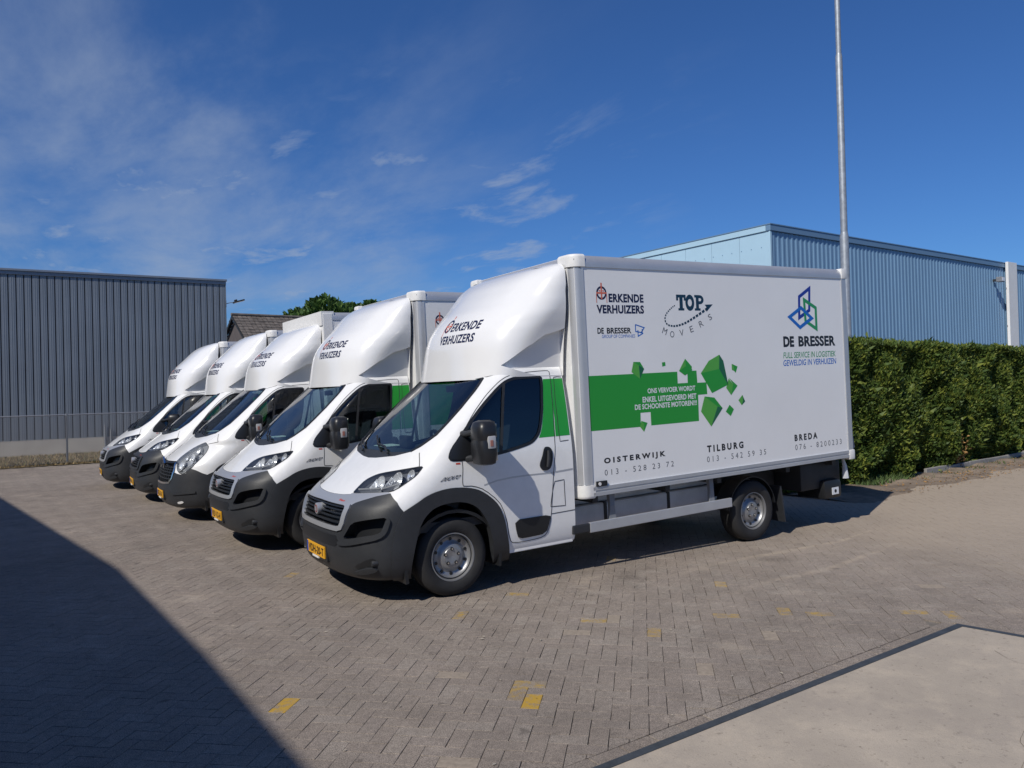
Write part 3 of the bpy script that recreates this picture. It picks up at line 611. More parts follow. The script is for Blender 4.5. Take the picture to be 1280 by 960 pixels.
def tree(loc, h, r, seed, label, clumps=34, cards=26000, size=.42, group=None):
    R = np.random.RandomState(seed); t = empty('broadleaf_tree', loc, label, 'tree', group)
    mb = MB(); mb.tube([(0, 0, -.2), (.1, 0, h * .2), (0, .1, h * .45), (.1, 0, h * .75)], [.32, .26, .18, .06], 10)
    for k in range(9):
        a = R.uniform(0, 6.28); z0 = h * R.uniform(.25, .55); q = r * R.uniform(.5, .85); mb.tube([(0, 0, z0), (math.cos(a) * q * .5, math.sin(a) * q * .5, z0 + h * .14), (math.cos(a) * q, math.sin(a) * q, z0 + h * .28)], [.11, .07, .025], 6)
    obj('trunk', mb, MT['bark'], t, 40)
    P = []; Nn = []
    for k in range(clumps):
        d = R.normal(size=3); d /= np.linalg.norm(d); q = R.uniform(.35, .9) ** .6; c = np.array([d[0] * r * q, d[1] * r * q, h * .6 + d[2] * h * .34 * q]); cr = r * R.uniform(.20, .38)
        n = cards // clumps; e = R.normal(size=(n, 3)); e /= np.linalg.norm(e, axis=1, keepdims=True); rad = cr * R.uniform(.4, 1.08, (n, 1)) ** .5
        P.append(c + e * rad * np.array([1, 1, .8])); Nn.append(e + np.array([0, 0, .3]))
    V, F = leafcards(np.concatenate(P), np.concatenate(Nn), size, seed + 1, .8); tag(cardobj('crown', V, F, MT['tree'], t), kind='stuff'); return t
tree((16.9, 54, 0), 10.2, 4.0, 21, 'rounded dark green tree rising behind the third truck from the front')
tree((21.0, 54.5, 0), 9.6, 3.4, 31, 'lower green tree at the right of the rounded tree, half hidden by a truck')
tree((14.2, 56.5, 0), 8.3, 2.8, 41, 'small bushy tree beside the brown tiled roof', 26, 16000)

# ------------------------------------------------------------------ warehouse behind and left of the viewer: it throws the shadow on the yard
sh_ = empty('loading_warehouse', (0, 0, 0), 'grey loading warehouse out of view to the west, its shadow across the yard', 'building')
MT['clad_grey'] = pbr('grey_cladding', (.07, .073, .08), .6, var=.08, vscale=1, coords='W')
Hh = 6.0; k = Hh * .95; k2 = Hh * .42
face = [(-2.1 - k, -9.0 - k2), (-2.1 - k, -2.38 - k2), (-2.2 - k, -.29 - k2), (-2.47 - k, 3.34 - k2), (-3.95 - k, 12.9 - k2)]
mb = MB(); mb.prism(face + [(-24, 12.9 - k2), (-24, -9.0 - k2)], 'z', 0, Hh); obj('wall', mb, MT['clad_grey'], sh_)
mb = MB(); fr = [(x + .015, y) for x, y in face]; mb.prism([fr[1], fr[2], (fr[2][0] - .2, fr[2][1]), (fr[1][0] - .2, fr[1][1])], 'z', 0, 3.2); obj('door', mb, MT['frame_grey'], sh_)

# ------------------------------------------------------------------ curved cab surfaces

def pchip(x,y,xi):
    x=np.asarray(x,float);y=np.asarray(y,float);h=np.diff(x);d=np.diff(y)/h
    m=np.zeros_like(y); m[0]=d[0];m[-1]=d[-1]
    for i in range(1,len(x)-1):
        if d[i-1]*d[i]>0:
            w1=2*h[i]+h[i-1];w2=h[i]+2*h[i-1]; m[i]=(w1+w2)/(w1/d[i-1]+w2/d[i])
    k=np.clip(np.searchsorted(x,xi,side='right')-1,0,len(x)-2); t=(xi-x[k])/h[k]
    t2=t*t;t3=t2*t
    return (2*t3-3*t2+1)*y[k]+(t3-2*t2+t)*h[k]*m[k]+(-2*t3+3*t2)*y[k+1]+(t3-t2)*h[k]*m[k+1]
class Surf:
    """nested plan outlines: each station = front x, height, half width, corner depth, corner exponent"""
    def __init__(s,st,xr,NU=60,NV=12,ride=None):
        st=np.array(st,float); k=len(st); s.V=k-1; s.NV=NV; s.NU=NU
        vv=np.linspace(0,k-1,(k-1)*NV+1); P=[pchip(np.arange(k),st[:,j],vv) for j in range(st.shape[1])]
        th=np.linspace(0,np.pi/2,400); G=np.zeros((len(vv),2*NU+1,3))
        for i in range(len(vv)):
            f,z,hw,a,n=[P[j][i] for j in range(5)]
            y=hw*np.sin(th)**(2/n); x=f+a*(1-np.cos(th)**(2/n))
            L=np.concatenate([[0],np.cumsum(np.hypot(np.diff(x),np.diff(y)))]); q=np.linspace(0,L[-1],NU+1)
            xs=np.concatenate([np.interp(q,L,x),np.linspace(f+a,max(xr,f+a+.001),NU+1)[1:]])
            ys=np.concatenate([np.interp(q,L,y),np.full(NU,hw)])
            G[i,:,0]=xs;G[i,:,1]=-ys;G[i,:,2]=z
        if ride is not None: ride(G)
        s.G=G
        du=np.gradient(G,axis=1);dv=np.gradient(G,axis=0)
        dv[:,0]=dv[:,0]; du[:,0]=(G[:,1]-G[:,0])*np.array([0,1,0])
        n=np.cross(du,dv); n/=np.linalg.norm(n,axis=2,keepdims=True)+1e-12
        s.N=n
    def _bl(s,A,uv):
        uv=np.atleast_2d(np.asarray(uv,float)); u=np.clip(uv[:,0]*s.NU,0,2*s.NU-1e-6);v=np.clip(uv[:,1]*s.NV,0,s.V*s.NV-1e-6)
        i=u.astype(int);j=v.astype(int);a=(u-i)[:,None];b=(v-j)[:,None]
        return (A[j,i]*(1-a)+A[j,i+1]*a)*(1-b)+(A[j+1,i]*(1-a)+A[j+1,i+1]*a)*b
    def at(s,uv,off=0.):
        n=s._bl(s.N,uv); n/=np.linalg.norm(n,axis=1,keepdims=True)
        return s._bl(s.G,uv)+n*np.reshape(off,(-1,1) if np.ndim(off) else ()),n
DUC=[(-.84,.24,.92,.45,2.7),(-.91,.28,.96,.5,2.8),(-.95,.38,1.0,.54,2.8),(-.967,.50,1.015,.58,2.8),(-.955,.66,1.02,.6,2.8),(-.93,.79,1.022,.6,2.8),(-.89,.88,1.024,.6,2.8),(-.81,.955,1.025,.6,2.8),
 (-.70,1.04,1.025,.6,2.8),(-.555,1.145,1.024,.58,2.8),(-.405,1.25,1.020,.53,2.9),(-.27,1.36,1.008,.47,3.1),(-.09,1.51,.987,.42,3.3),(.145,1.705,.958,.38,3.5),(.385,1.90,.922,.35,3.6),(.505,2.0,.898,.33,3.6),(.575,2.055,.875,.33,3.4),(.68,2.10,.835,.33,3.2),(.80,2.125,.775,.32,3.),(.95,2.138,.63,.3,2.6),(1.1,2.145,.42,.2,2.4),(1.28,2.148,.15,.04,2.2)]
SPO=[(.455,1.98,.905,.40,2.8),(.47,2.12,.918,.44,2.6),(.495,2.33,.945,.52,2.4),(.53,2.45,.968,.57,2.3),(.59,2.55,.99,.60,2.25),(.685,2.66,1.008,.60,2.2),(.81,2.77,1.015,.55,2.2),(.93,2.88,1.015,.46,2.2),(1.04,2.98,1.005,.36,2.2),(1.14,3.05,.985,.27,2.2),(1.235,3.10,.945,.18,2.2),(1.325,3.13,.88,.1,2.2),(1.375,3.14,.74,.03,2.2)]
VS = .1
MT['tank_grey'] = pbr('tank_grey', (.48, .50, .53), .5, var=.12, vscale=4)
MT['mirror_black'] = pbr('mirror_plastic', (.016, .017, .020), .38)
MT['bulb'] = pbr('bulb_tint', (.34, .15, .12), .3)
MT['lamp_grey'] = pbr('indicator_lens', (.42, .42, .43), .2, coat=.4)
MT['red_dark'] = pbr('badge_red', (.20, .02, .025), .3, coat=.5)
MT['lamp_bowl'] = pbr('lamp_bowl', (.20, .21, .24), .25, .5)
MT['reflector'] = pbr('lamp_reflector', (.82, .83, .85), .25, .6)
def chaikin(P, n=2, closed=True):
    P = [tuple(p) for p in P]
    for _ in range(n):
        Q = []
        m = len(P)
        for i in range(m if closed else m - 1):
            a, b = P[i], P[(i + 1) % m]; Q += [(a[0] * .75 + b[0] * .25, a[1] * .75 + b[1] * .25), (a[0] * .25 + b[0] * .75, a[1] * .25 + b[1] * .75)]
        if not closed: Q = [P[0]] + Q[1:-1] + [P[-1]]
        P = Q
    return P
def resample(P, step=.02, closed=True):
    out = []; m = len(P)
    for i in range(m if closed else m - 1):
        a, b = P[i], P[(i + 1) % m]; n = max(1, int(math.hypot(b[0] - a[0], (b[1] - a[1]) * VS) / step))
        out += [(a[0] + (b[0] - a[0]) * k / n, a[1] + (b[1] - a[1]) * k / n) for k in range(n)]
    if not closed: out.append(P[-1])
    return out
def inpoly(P, pts):
    P = np.asarray(P); x, y = pts[:, 0], pts[:, 1]; c = np.zeros(len(pts), bool); j = len(P) - 1
    for i in range(len(P)):
        xi, yi = P[i]; xj, yj = P[j]
        if yi != yj: c ^= ((yi > y) != (yj > y)) & (x < (xj - xi) * (y - yi) / (yj - yi) + xi)
        j = i
    return c
def cdt(points, loops, lines=()):
    V = [Vector((p[0], p[1] * VS)) for p in points]; E = []
    for lp, closed in [(l, True) for l in loops] + [(l, False) for l in lines]:
        b = len(V); V += [Vector((p[0], p[1] * VS)) for p in lp]; n = len(lp); E += [(b + i, b + (i + 1) % n) for i in range(n if closed else n - 1)]
    r = delaunay_2d_cdt(V, E, [], 0, 1e-4)
    P = np.array([(v[0], v[1] / VS) for v in r[0]]); F = np.array([f for f in r[2] if len(f) == 3])
    a, b, c = P[F[:, 0]], P[F[:, 1]], P[F[:, 2]]
    ar = ((b - a)[:, 0] * (c - a)[:, 1] - (b - a)[:, 1] * (c - a)[:, 0]); F = np.where((ar < 0)[:, None], F[:, ::-1], F); return P, F[np.abs(ar) > 1e-9]
RKA = .02641
def rk(p):
    x, y, z = p; z -= .36; c, s = math.cos(RKA), math.sin(RKA); return (x * c - z * s, y, z * c + x * s + .36)
def panel(name, S, UV, F, mat, parent, off=0., back=None, mirror=True, both=True, curve=None, sides=(1, -1)):
    """surface triangles (near side) lifted by off along the normal, plus the mirrored far side; back: depth of the side walls"""
    used = np.unique(F); mp_ = -np.ones(len(UV), int); mp_[used] = np.arange(len(used)); uv = UV[used]; f = mp_[F]
    o_ = off if curve is None else curve(uv)
    X, Nn = S.at(uv, o_)
    VV = []; FF = []; NN = []; base = 0
    seam = uv[:, 0] < 1e-5
    idx = {}
    for sg in sides:
        ids = np.arange(len(uv)) + base; m = np.array([1, 1 if sg > 0 else -1, 1.])
        VV.append(X * m); NN.append(Nn * m)
        if sg == sides[0]: first_ids = ids
        ff = ids[f] if sg > 0 else ids[f][:, ::-1]
        if sg != sides[0]: ff = np.where(seam[ff - base], first_ids[ff - base], ff)
        FF.append(ff); base += len(uv)
    VV = np.concatenate(VV); NN = np.concatenate(NN); FF = np.concatenate(FF)
    faces = [tuple(q) for q in FF]; ln = [NN[i] for q in FF for i in q]; V = [tuple(p) for p in VV]
    if back is not None:
        cnt = {}
        for q in faces:
            for i in range(3):
                a, b = q[i], q[(i + 1) % 3]; k = (min(a, b), max(a, b)); cnt[k] = None if k in cnt else (a, b)
        for e in cnt.values():
            if e is None: continue
            a, b = e; pa, pb = VV[a], VV[b]; qa, qb = pa + NN[a] * (back - np.mean(off)), pb + NN[b] * (back - np.mean(off))
            n = np.cross(pb - pa, qa - pa); n = -n / (np.linalg.norm(n) + 1e-12)
            k = len(V); V += [tuple(pa), tuple(pb), tuple(qb), tuple(qa)]
            faces.append((k + 1, k, k + 3, k + 2)); ln += [n] * 4 if False else [-np.cross(pb - pa, qa - pa) / (np.linalg.norm(np.cross(pb - pa, qa - pa)) + 1e-12)] * 4
            # outward is away from the panel: the loop above already runs counter-clockwise
            ln[-4:] = [np.cross(qa - pa, pb - pa) / (np.linalg.norm(np.cross(qa - pa, pb - pa)) + 1e-12)] * 4
    me = bpy.data.meshes.new(name); me.from_pydata([rk(p) for p in V], [], faces); me.materials.append(mat)
    me.polygons.foreach_set('use_smooth', [True] * len(me.polygons))
    c, s = math.cos(RKA), math.sin(RKA); LN = np.array(ln); LN = np.c_[LN[:, 0] * c - LN[:, 2] * s, LN[:, 1], LN[:, 2] * c + LN[:, 0] * s]
    me.normals_split_custom_set(LN.tolist())
    o = bpy.data.objects.new(name, me); COL.objects.link(o); o.parent = parent; return o
def patch(name, S, poly, mat, parent, off=.003, back=None, step=.03, sides=(1, -1), holes=()):
    P = resample(poly, step); A = np.array(P); lo, hi = A.min(0), A.max(0)
    g = [(u, v) for u in np.arange(lo[0], hi[0], step) for v in np.arange(lo[1], hi[1], step / VS)]
    g = [q for q, k in zip(g, inpoly(P, np.array(g)) if g else []) if k]
    UV, F = cdt(g, [P] + [resample(h, step) for h in holes]); cen = UV[F].mean(1); k = inpoly(P, cen)
    for h in holes: k &= ~inpoly(h, cen)
    return panel(name, S, UV, F[k], mat, parent, off, back, sides=sides)
def strip(name, S, lines, mat, parent, wd=.007, off=.0012, sides=(1, -1)):
    V = []; F = []
    for ln in lines:
        P = np.array(resample(ln, .025, False)); X, Nn = S.at(P, off); T = np.gradient(X, axis=0); T /= np.linalg.norm(T, axis=1, keepdims=True) + 1e-9; W = np.cross(Nn, T) * wd / 2
        for sg in sides:
            b = len(V); m = np.array([1, sg, 1.]); V += [tuple(p) for p in (X - W) * m] + [tuple(p) for p in (X + W) * m]; n = len(P)
            q = [(b + i, b + i + 1, b + n + i + 1, b + n + i) for i in range(n - 1)]; F += q if sg < 0 else [a[::-1] for a in q]
    mb = MB(); mb.v = V; mb.f = F; return obj(name, mb, mat, parent, fix=False, xf=rk)
def yz_uv(S, y, v):
    """parameters of the surface point with half-breadth y at station v"""
    j = int(np.clip(round(v * S.NV), 0, S.V * S.NV)); row = S.G[j]; return float(np.interp(abs(y), -row[:S.NU + 1, 1], np.arange(S.NU + 1) / S.NU))
def z_v(S, z): return float(np.interp(z, S.G[:, 0, 2], np.arange(len(S.G)) / S.NV))
def decal(name, S, V2, F, rect, mat, parent, off=.0025, maxlen=.02):
    """flat print wrapped on the front of a surface; rect = y at left, y at right, z at bottom, z at top"""
    yl, yr, z0, z1 = rect; P = []
    for a, b in V2:
        y = yl + (yr - yl) * a; v = z_v(S, z0 + (z1 - z0) * b); X, n = S.at([(yz_uv(S, y, v), v)], off); X = X[0]; P.append(rk((X[0], -X[1] if y > 0 else X[1], X[2])))
    mb = MB(); mb.v = P; mb.f = list(F); return obj(name, mb, mat, parent, fix=False)
def circle2d(n=20, r0=.72):
    V = [(.5 + .5 * r * math.cos(2 * math.pi * k / n), .5 + .5 * r * math.sin(2 * math.pi * k / n)) for r in (r0, 1) for k in range(n)]
    return V, [(k, k + n, (k + 1) % n + n, (k + 1) % n) for k in range(n)]
def wheel(parent, x, side, first=None):
    """side -1: the near (left) side; the wheel axis lies along y"""
    if first is not None:
        def hook(c, o):
            pass
        c = copy_tree(first, parent); c.location = (x, side * .86, .362); c.rotation_euler.z = 0 if side < 0 else math.pi; return c
    mb = MB()
    mb.lathe([(.06, -.085), (.075, -.085), (.080, -.078), (.105, -.076), (.118, -.070), (.128, -.058), (.150, -.050), (.172, -.056), (.186, -.070), (.192, -.090), (.196, -.086), (.197, -.045), (.205, -.045), (.2055, -.088), (.212, -.112), (.222, -.112), (.223, -.09)], n=56)
    mb.lathe([(.0, -.079), (.062, -.085)], n=56)
    wl = obj('wheel', mb, MT['steel'], parent, 35); wl.location = (x, side * .86, .362)
    mb = MB(); pr = [(.205, -.085), (.222, -.108), (.245, -.122), (.29, -.128), (.325, -.120), (.347, -.098), (.357, -.085), (.361, -.05), (.362, 0), (.361, .05), (.357, .085), (.33, .115), (.24, .115), (.205, .09)]
    mb.lathe(pr, n=72); tyre = obj('tyre', mb, MT['tyre'], wl, 35)
    mb = MB()
    for k in range(72):
        a = 2 * math.pi * k / 72
        for y in (-.045, 0, .045): pass
    mb.lathe([(.3625, -.058), (.3628, -.050)], n=72); mb.lathe([(.3625, -.004), (.3628, .004)], n=72); mb.lathe([(.3625, .05), (.3628, .058)], n=72); tag(obj('tread_groove', mb, MT['plastic2'], wl), kind='stuff')
    for k in range(10):
        a = 2 * math.pi * (k + .5) / 10; q = MB(); c, s = .160 * math.cos(a), .160 * math.sin(a); q.lathe([(0, -.0605), (.0155, -.0605), (.0155, -.05)], (c, 0, s), 12); h = obj('vent_hole', q, MT['plastic2'], wl, 40)
    for k in range(5):
        a = 2 * math.pi * k / 5 + .3; q = MB(); c, s = .052 * math.cos(a) , .052 * math.sin(a)
        c, s = .070 * math.cos(a), .070 * math.sin(a); q.lathe([(.0, -.089), (.0165, -.089), (.0165, -.07)], (c, 0, s), 12); obj('bolt_recess', q, MT['plastic2'], wl, 40)
        q = MB(); q.lathe([(.0, -.096), (.009, -.096), (.009, -.08)], (c, 0, s), 6); obj('wheel_bolt', q, MT['chrome'], wl)
    return wl

CAB = Surf(DUC, 1.37); MASC = Surf([(f, z, hw, a * (1.12 if i < 10 else 1), 2.45 if i < 10 else n) for i, (f, z, hw, a, n) in enumerate(DUC)], 1.37)
SPOIL = Surf(SPO, 1.385); SPOIL_LOW = Surf([(f + .02, 2 + (z - 2) * .90, hw * .99, a, n) for f, z, hw, a, n in SPO], 1.41)
WS = [(0, 10.72), (.297, 10.70), (.515, 10.84), (.537, 10.79), (.600, 11.22), (.670, 11.85), (.687, 12.42), (.698, 13.06), (.691, 13.80), (.682, 14.59), (.668, 14.89), (.604, 14.96), (.362, 15.04), (0, 15.13)]
COWL = [(0, 10.05), (.132, 10.12), (.383, 10.42), (.537, 10.79), (.515, 10.84), (.297, 10.70), (0, 10.72)]
SW = chaikin([(.880, 10.30), (.871, 10.98), (.878, 11.50), (.876, 12.15), (.872, 12.67), (.871, 13.14), (.877, 13.53), (.886, 13.90), (.910, 14.31), (.942, 14.54), (.992, 14.71), (1.204, 14.74), (1.431, 14.75), (1.53, 14.70), (1.555, 14.3), (1.607, 13.58), (1.649, 12.95), (1.663, 12.43), (1.665, 11.86), (1.658, 11.49), (1.635, 11.21), (1.605, 10.94), (1.563, 10.76), (1.440, 10.48), (1.323, 10.23), (1.187, 10.07), (1.076, 9.99), (.964, 10.02), (.905, 10.06)], 1)
OPEN = [(.985, 0), (.985, 2.03)] + chaikin([(.985, 2.03), (.987, 3.6), (1.021, 4.85), (1.083, 5.8), (1.211, 5.95), (1.321, 5.3), (1.405, 4.01), (1.445, 3.02), (1.469, 1.29)], 2, False) + [(1.472, 0)]
SEAM = [(.87, 5.61), (.847, 4.63), (.831, 3.76), (.83, 3.06), (.846, 2.08), (.85, 0)]
ARCH = SEAM[::-1] + chaikin([(.87, 5.61), (.929, 6.29), (.958, 7.2), (1.064, 7.66), (1.223, 7.42), (1.338, 6.81), (1.457, 5.34), (1.515, 4.0), (1.548, 2.61), (1.566, 1.26)], 2, False) + [(1.57, 0)]
HEAD = chaikin([(.338, 7.40), (.327, 7.99), (.326, 8.51), (.37, 8.85), (.424, 9.08), (.574, 9.39), (.70, 9.64), (.734, 9.66), (.736, 9.45), (.739, 8.94), (.727, 8.65), (.69, 7.86), (.655, 7.70), (.517, 7.59), (.40, 7.44)], 1)
HEDGE_ = [(0, 7.0), (.085, 7.02), (.229, 7.11), (.328, 7.27), (.338, 7.40)]
GR = [(0, 6.17), (.134, 6.15), (.38, 6.12), (.405, 6.05), (.413, 5.81), (.407, 4.64), (.395, 4.42), (.36, 4.36), (.171, 4.36), (0, 4.36)]
GRF = [(0, 6.44), (.112, 6.43), (.40, 6.42), (.452, 6.28), (.462, 5.9), (.452, 4.62), (.43, 4.2), (.38, 4.07), (.15, 4.06), (0, 4.06)]
NOSE = HEDGE_ + [(.40, 7.44), (.517, 7.59), (.655, 7.70), (.681, 7.59), (.595, 7.29), (.515, 6.85), (.471, 6.55), (.452, 6.28), (.40, 6.42), (.112, 6.43), (0, 6.44)]
BUMP = [(0, 0), (0, 6.44), (.112, 6.43), (.40, 6.42), (.452, 6.28), (.471, 6.55), (.515, 6.85), (.595, 7.29), (.681, 7.59), (.787, 6.65), (.87, 5.61)] + SEAM[1:]
INTAKE = chaikin([(.44, 3.70), (.479, 4.1), (.52, 4.72), (.608, 4.95), (.702, 5.13), (.77, 5.2), (.774, 4.69), (.756, 4.25), (.726, 4.05), (.624, 3.92), (.511, 3.72)], 1)
LIP = chaikin([(.40, 3.5), (.442, 3.62), (.511, 3.70), (.624, 3.9), (.726, 4.03), (.756, 4.23), (.775, 5.2), (.797, 5.0), (.80, 4.69), (.786, 4.1), (.745, 3.78), (.647, 3.6), (.515, 3.38), (.41, 3.32)], 1)
HOOD = HEDGE_ + [(.327, 7.99), (.326, 8.51), (.37, 8.85), (.424, 9.08), (.574, 9.39), (.705, 9.64), (.663, 10.3), (.631, 10.75), (.575, 11.03), (.537, 10.79), (.383, 10.42), (.132, 10.12), (0, 10.05)]
DOOR = chaikin([(1.161, 7.71), (1.089, 8.69), (1.019, 9.62), (.971, 10.21), (.923, 10.89), (.896, 11.34), (.879, 11.72), (.862, 12.26), (.841, 12.89), (.836, 13.23), (.830, 13.54), (.837, 13.91), (.855, 14.41), (.874, 14.68), (.895, 14.95), (.981, 15.38), (1.322, 15.58), (1.584, 15.66), (1.70, 15.60), (1.725, 14.9), (1.754, 14.01), (1.813, 12.64), (1.830, 10.86), (1.833, 8.66), (1.844, 5.6), (1.831, 3.54), (1.81, 2.69), (1.785, 2.25), (1.70, 2.14), (1.585, 2.15), (1.56, 2.5), (1.53, 4.0), (1.472, 5.4), (1.352, 6.9), (1.25, 7.5), (1.17, 7.62)], 1)
MHEAD = chaikin([(.34, 6.75), (.325, 7.6), (.33, 8.27), (.372, 8.99), (.48, 9.55), (.515, 9.6), (.56, 9.35), (.624, 8.92), (.673, 8.12), (.690, 7.01), (.688, 5.66), (.63, 4.95), (.56, 4.8), (.50, 5.2), (.455, 5.9), (.40, 6.5)], 1)
MGR = [(0, 6.7), (.094, 6.69), (.33, 6.85), (.36, 6.75), (.44, 5.6), (.448, 5.2), (.43, 4.27), (.37, 3.75), (.18, 3.66), (0, 3.66)]
MBUMP = [(0, 0), (0, 3.66), (.18, 3.66), (.37, 3.75), (.43, 4.27), (.448, 5.0), (.50, 4.85), (.56, 4.75), (.63, 4.9), (.688, 5.55), (.74, 5.3), (.814, 4.84), (.87, 4.6), (.85, 2.5), (.85, 0)]
MHOOD = [(0, 6.7), (.094, 6.69), (.33, 6.85), (.34, 6.75), (.325, 7.6), (.33, 8.27), (.372, 8.99), (.48, 9.55), (.515, 9.6), (.58, 10.2), (.631, 10.75), (.575, 11.03), (.537, 10.79), (.383, 10.42), (.132, 10.12), (0, 10.05)]
MARCH = [(.85, 0), (.85, 2.5), (.87, 4.6), (.93, 4.9)] + chaikin([(.93, 4.9), (.97, 5.9), (1.064, 6.7), (1.223, 6.65), (1.338, 6.1), (1.44, 5.0), (1.495, 3.8), (1.52, 2.5), (1.54, 1.26)], 2, False) + [(1.545, 0)]
DIVIDER = [(.904, 14.29), (.952, 13.80), (1.005, 13.46), (1.077, 13.15), (1.135, 12.82), (1.183, 12.49), (1.224, 12.15), (1.257, 11.76), (1.284, 11.33), (1.306, 10.83), (1.321, 10.23)]
def partition(S, regs):
    gu = np.linspace(0, 2, 97); gv = np.linspace(0, S.V, 101); G = [(u, v) for u in gu for v in gv]
    UV, F = cdt(G, [resample(P, .015) for _, P in regs]); UV[:, 0] = np.where(np.abs(UV[:, 0]) < 1e-4, 0, UV[:, 0])
    cen = UV[F].mean(1); k = (cen[:, 0] > 0) & (cen[:, 0] < 2) & (cen[:, 1] > 0) & (cen[:, 1] < S.V); F = F[k]; cen = cen[k]
    left = np.ones(len(F), bool); out = {}
    for n, P in regs:
        q = inpoly(P, cen) & left; left &= ~q; out[n] = F[q]
    out['body'] = F[left & ((cen[:, 1] > 1.42) | (cen[:, 0] < .9))]; return UV, out

def box_cargo(t, variant):
    """the cargo box with its frame, panels and printing"""
    X0, X1, Y, Z0, Z1 = 1.44, 5.86, 1.082, .74, 3.185
    mb = MB(); mb.box(X0 + .03, X1 - .02, -Y + .02, Y - .02, Z0 + .03, Z1 - .03); cb = obj('cargo_box', mb, MT['panel_white'], t, xf=rk)
    def P(name, mb, mat, sm=None): return obj(name, mb, MT[mat], cb, sm, xf=rk)
    for sg in (-1, 1):
        a, b = sorted((sg * (Y - .02), sg * (Y - .002)))
        mb = MB(); mb.box(X0 + .10, X1 - .09, a, b, Z0 + .085, Z1 - .11); P('side_panel', mb, 'panel_white')
        for z0, z1, nm in ((Z0 + .0, Z0 + .092, 'bottom_rail'), ):
            mb = MB(); pr = [(sg * (Y - .06), z0), (sg * (Y + .012), z0), (sg * (Y + .012), z0 + .035), (sg * (Y + .004), z0 + .040), (sg * (Y + .004), z0 + .052), (sg * (Y + .012), z0 + .057), (sg * (Y + .012), z1), (sg * (Y - .06), z1)]
            mb.prism(pr, 'x', X0 + .12, X1 - .06); P(nm, mb, 'alu')
        mb = MB(); pr = [(sg * (Y - .10), Z1 - .02), (sg * (Y - .10), Z1 - .115), (sg * (Y + .008), Z1 - .115)] + [(sg * (Y + .008 - .085 * (1 - math.cos(q))), Z1 - .085 + .10 * math.sin(q)) for q in np.linspace(0, 1.5, 8)]
        mb.prism(pr, 'x', X0 + .14, X1 - .04); P('top_rail', mb, 'alu', 30)
        # rounded front corner post
        if variant == 'round':
            r = .095; pts = [(X0 + .0, sg * (Y - .30)), (X0, sg * (Y - r))] + [(X0 + r - r * math.cos(q), sg * (Y - r + r * math.sin(q))) for q in np.linspace(0, math.pi / 2, 10)] + [(X0 + .125, sg * (Y + .006)), (X0 + .125, sg * (Y - .03)), (X0 + .04, sg * (Y - .30))]
            r2 = .13; mb = MB(); mb.prism(pts, 'z', Z0 + .12, Z1 - .13); P('corner_post', mb, 'alu', 40)
            fp = [(X0 - .004, sg * (Y - .305)), (X0 - .004, sg * (Y - .088)), (X0 + .02, sg * (Y - .088)), (X0 + .02, sg * (Y - .305))]; mb = MB(); mb.prism(fp, 'z', Z0 + .1, Z1 - .12); P('post_flange', mb, 'white')
            for z0, z1 in ((Z0 - .02, Z0 + .115), (Z1 - .112, Z1 + .016)):
                g = .012; pts = [(X0 - g, sg * (Y - .24)), (X0 - g, sg * (Y - r))] + [(X0 + r - (r + g) * math.cos(q), sg * (Y - r + (r + g) * math.sin(q))) for q in np.linspace(0, math.pi / 2, 10)] + [(X0 + .148, sg * (Y + g)), (X0 + .148, sg * (Y - .05)), (X0 + .05, sg * (Y - .24))]
                bm = MB(); cxy = (X0 + .09, sg * (Y - .12)); top = z1 > 2
                rings = []
                for f_, zz_ in ((1, z0), (1, z1 - .03), (.97, z1 - .012), (.88, z1)) if top else ((.9, z0), (.98, z0 + .012), (1, z0 + .03), (1, z1)): rings.append([(cxy[0] + (p[0] - cxy[0]) * f_, cxy[1] + (p[1] - cxy[1]) * f_, zz_) for p in pts])
                bm.loft(rings); P('corner_cap', bm, 'cap_white', 40)
                if top:
                    s_ = MB(); s_.box(X0 + .025, X0 + .075, sg * (Y - .030) - .02, sg * (Y - .030) + .02, z1 - .060, z1 - .050); P('cap_screw', s_, 'under')
        else:
            mb = MB(); a, b = sorted((sg * (Y - .14), sg * (Y + .006))); mb.box(X0 - .01, X0 + .16, a, b, Z0, Z1 - .0, .012); P('corner_post', mb, 'cap_white')
            s_ = MB(); s_.lathe([(0, -.012), (.028, -.012), (.03, .0)], (X0 - .012, sg * (Y - .07), Z1 - .16), 12, 'x'); P('marker_light', s_, 'amber')
        mb = MB(); a, b = sorted((sg * (Y - .09), sg * (Y + .01))); mb.box(X1 - .10, X1, a, b, Z0 + .09, Z1 - .10, .012); P('rear_post', mb, 'alu')
        for z0, z1 in ((Z0 - .03, Z0 + .10), (Z1 - .12, Z1 + .018)):
            mb = MB(); a, b = sorted((sg * (Y - .09), sg * (Y + .02))); mb.box(X1 - .095, X1 + .02, a, b, z0, z1, .02); P('corner_cap', mb, 'cap_white', 40)
    mb = MB(); mb.box(X0, X0 + .03, -Y + .26, Y - .26, Z0 + .05, Z1 - .07); P('front_panel', mb, 'white')
    mb = MB(); hh = .0 if variant == 'round' else .02
    pr = [(X0 + .13, Z1 - .02), (X0 + .0, Z1 - .12)] + [(X0 + .085 - .085 * math.cos(q), Z1 - .085 + .10 * math.sin(q)) for q in np.linspace(0, 1.5, 8)] if variant == 'round' else [(X0 - .03, Z1 - .20), (X0 - .03, Z1 + .03), (X0 + .18, Z1 + .03), (X0 + .18, Z1 - .20)]
    mb.prism(pr, 'y', -Y + (.22 if variant == 'round' else .0), Y - (.22 if variant == 'round' else .0)); P('front_rail', mb, 'alu' if variant == 'round' else 'cap_white', 30)
    mb = MB(); mb.box(X0 + .05, X1 - .02, -Y + .07, Y - .07, Z1 - .03, Z1 + .008); P('roof_panel', mb, 'panel_white')
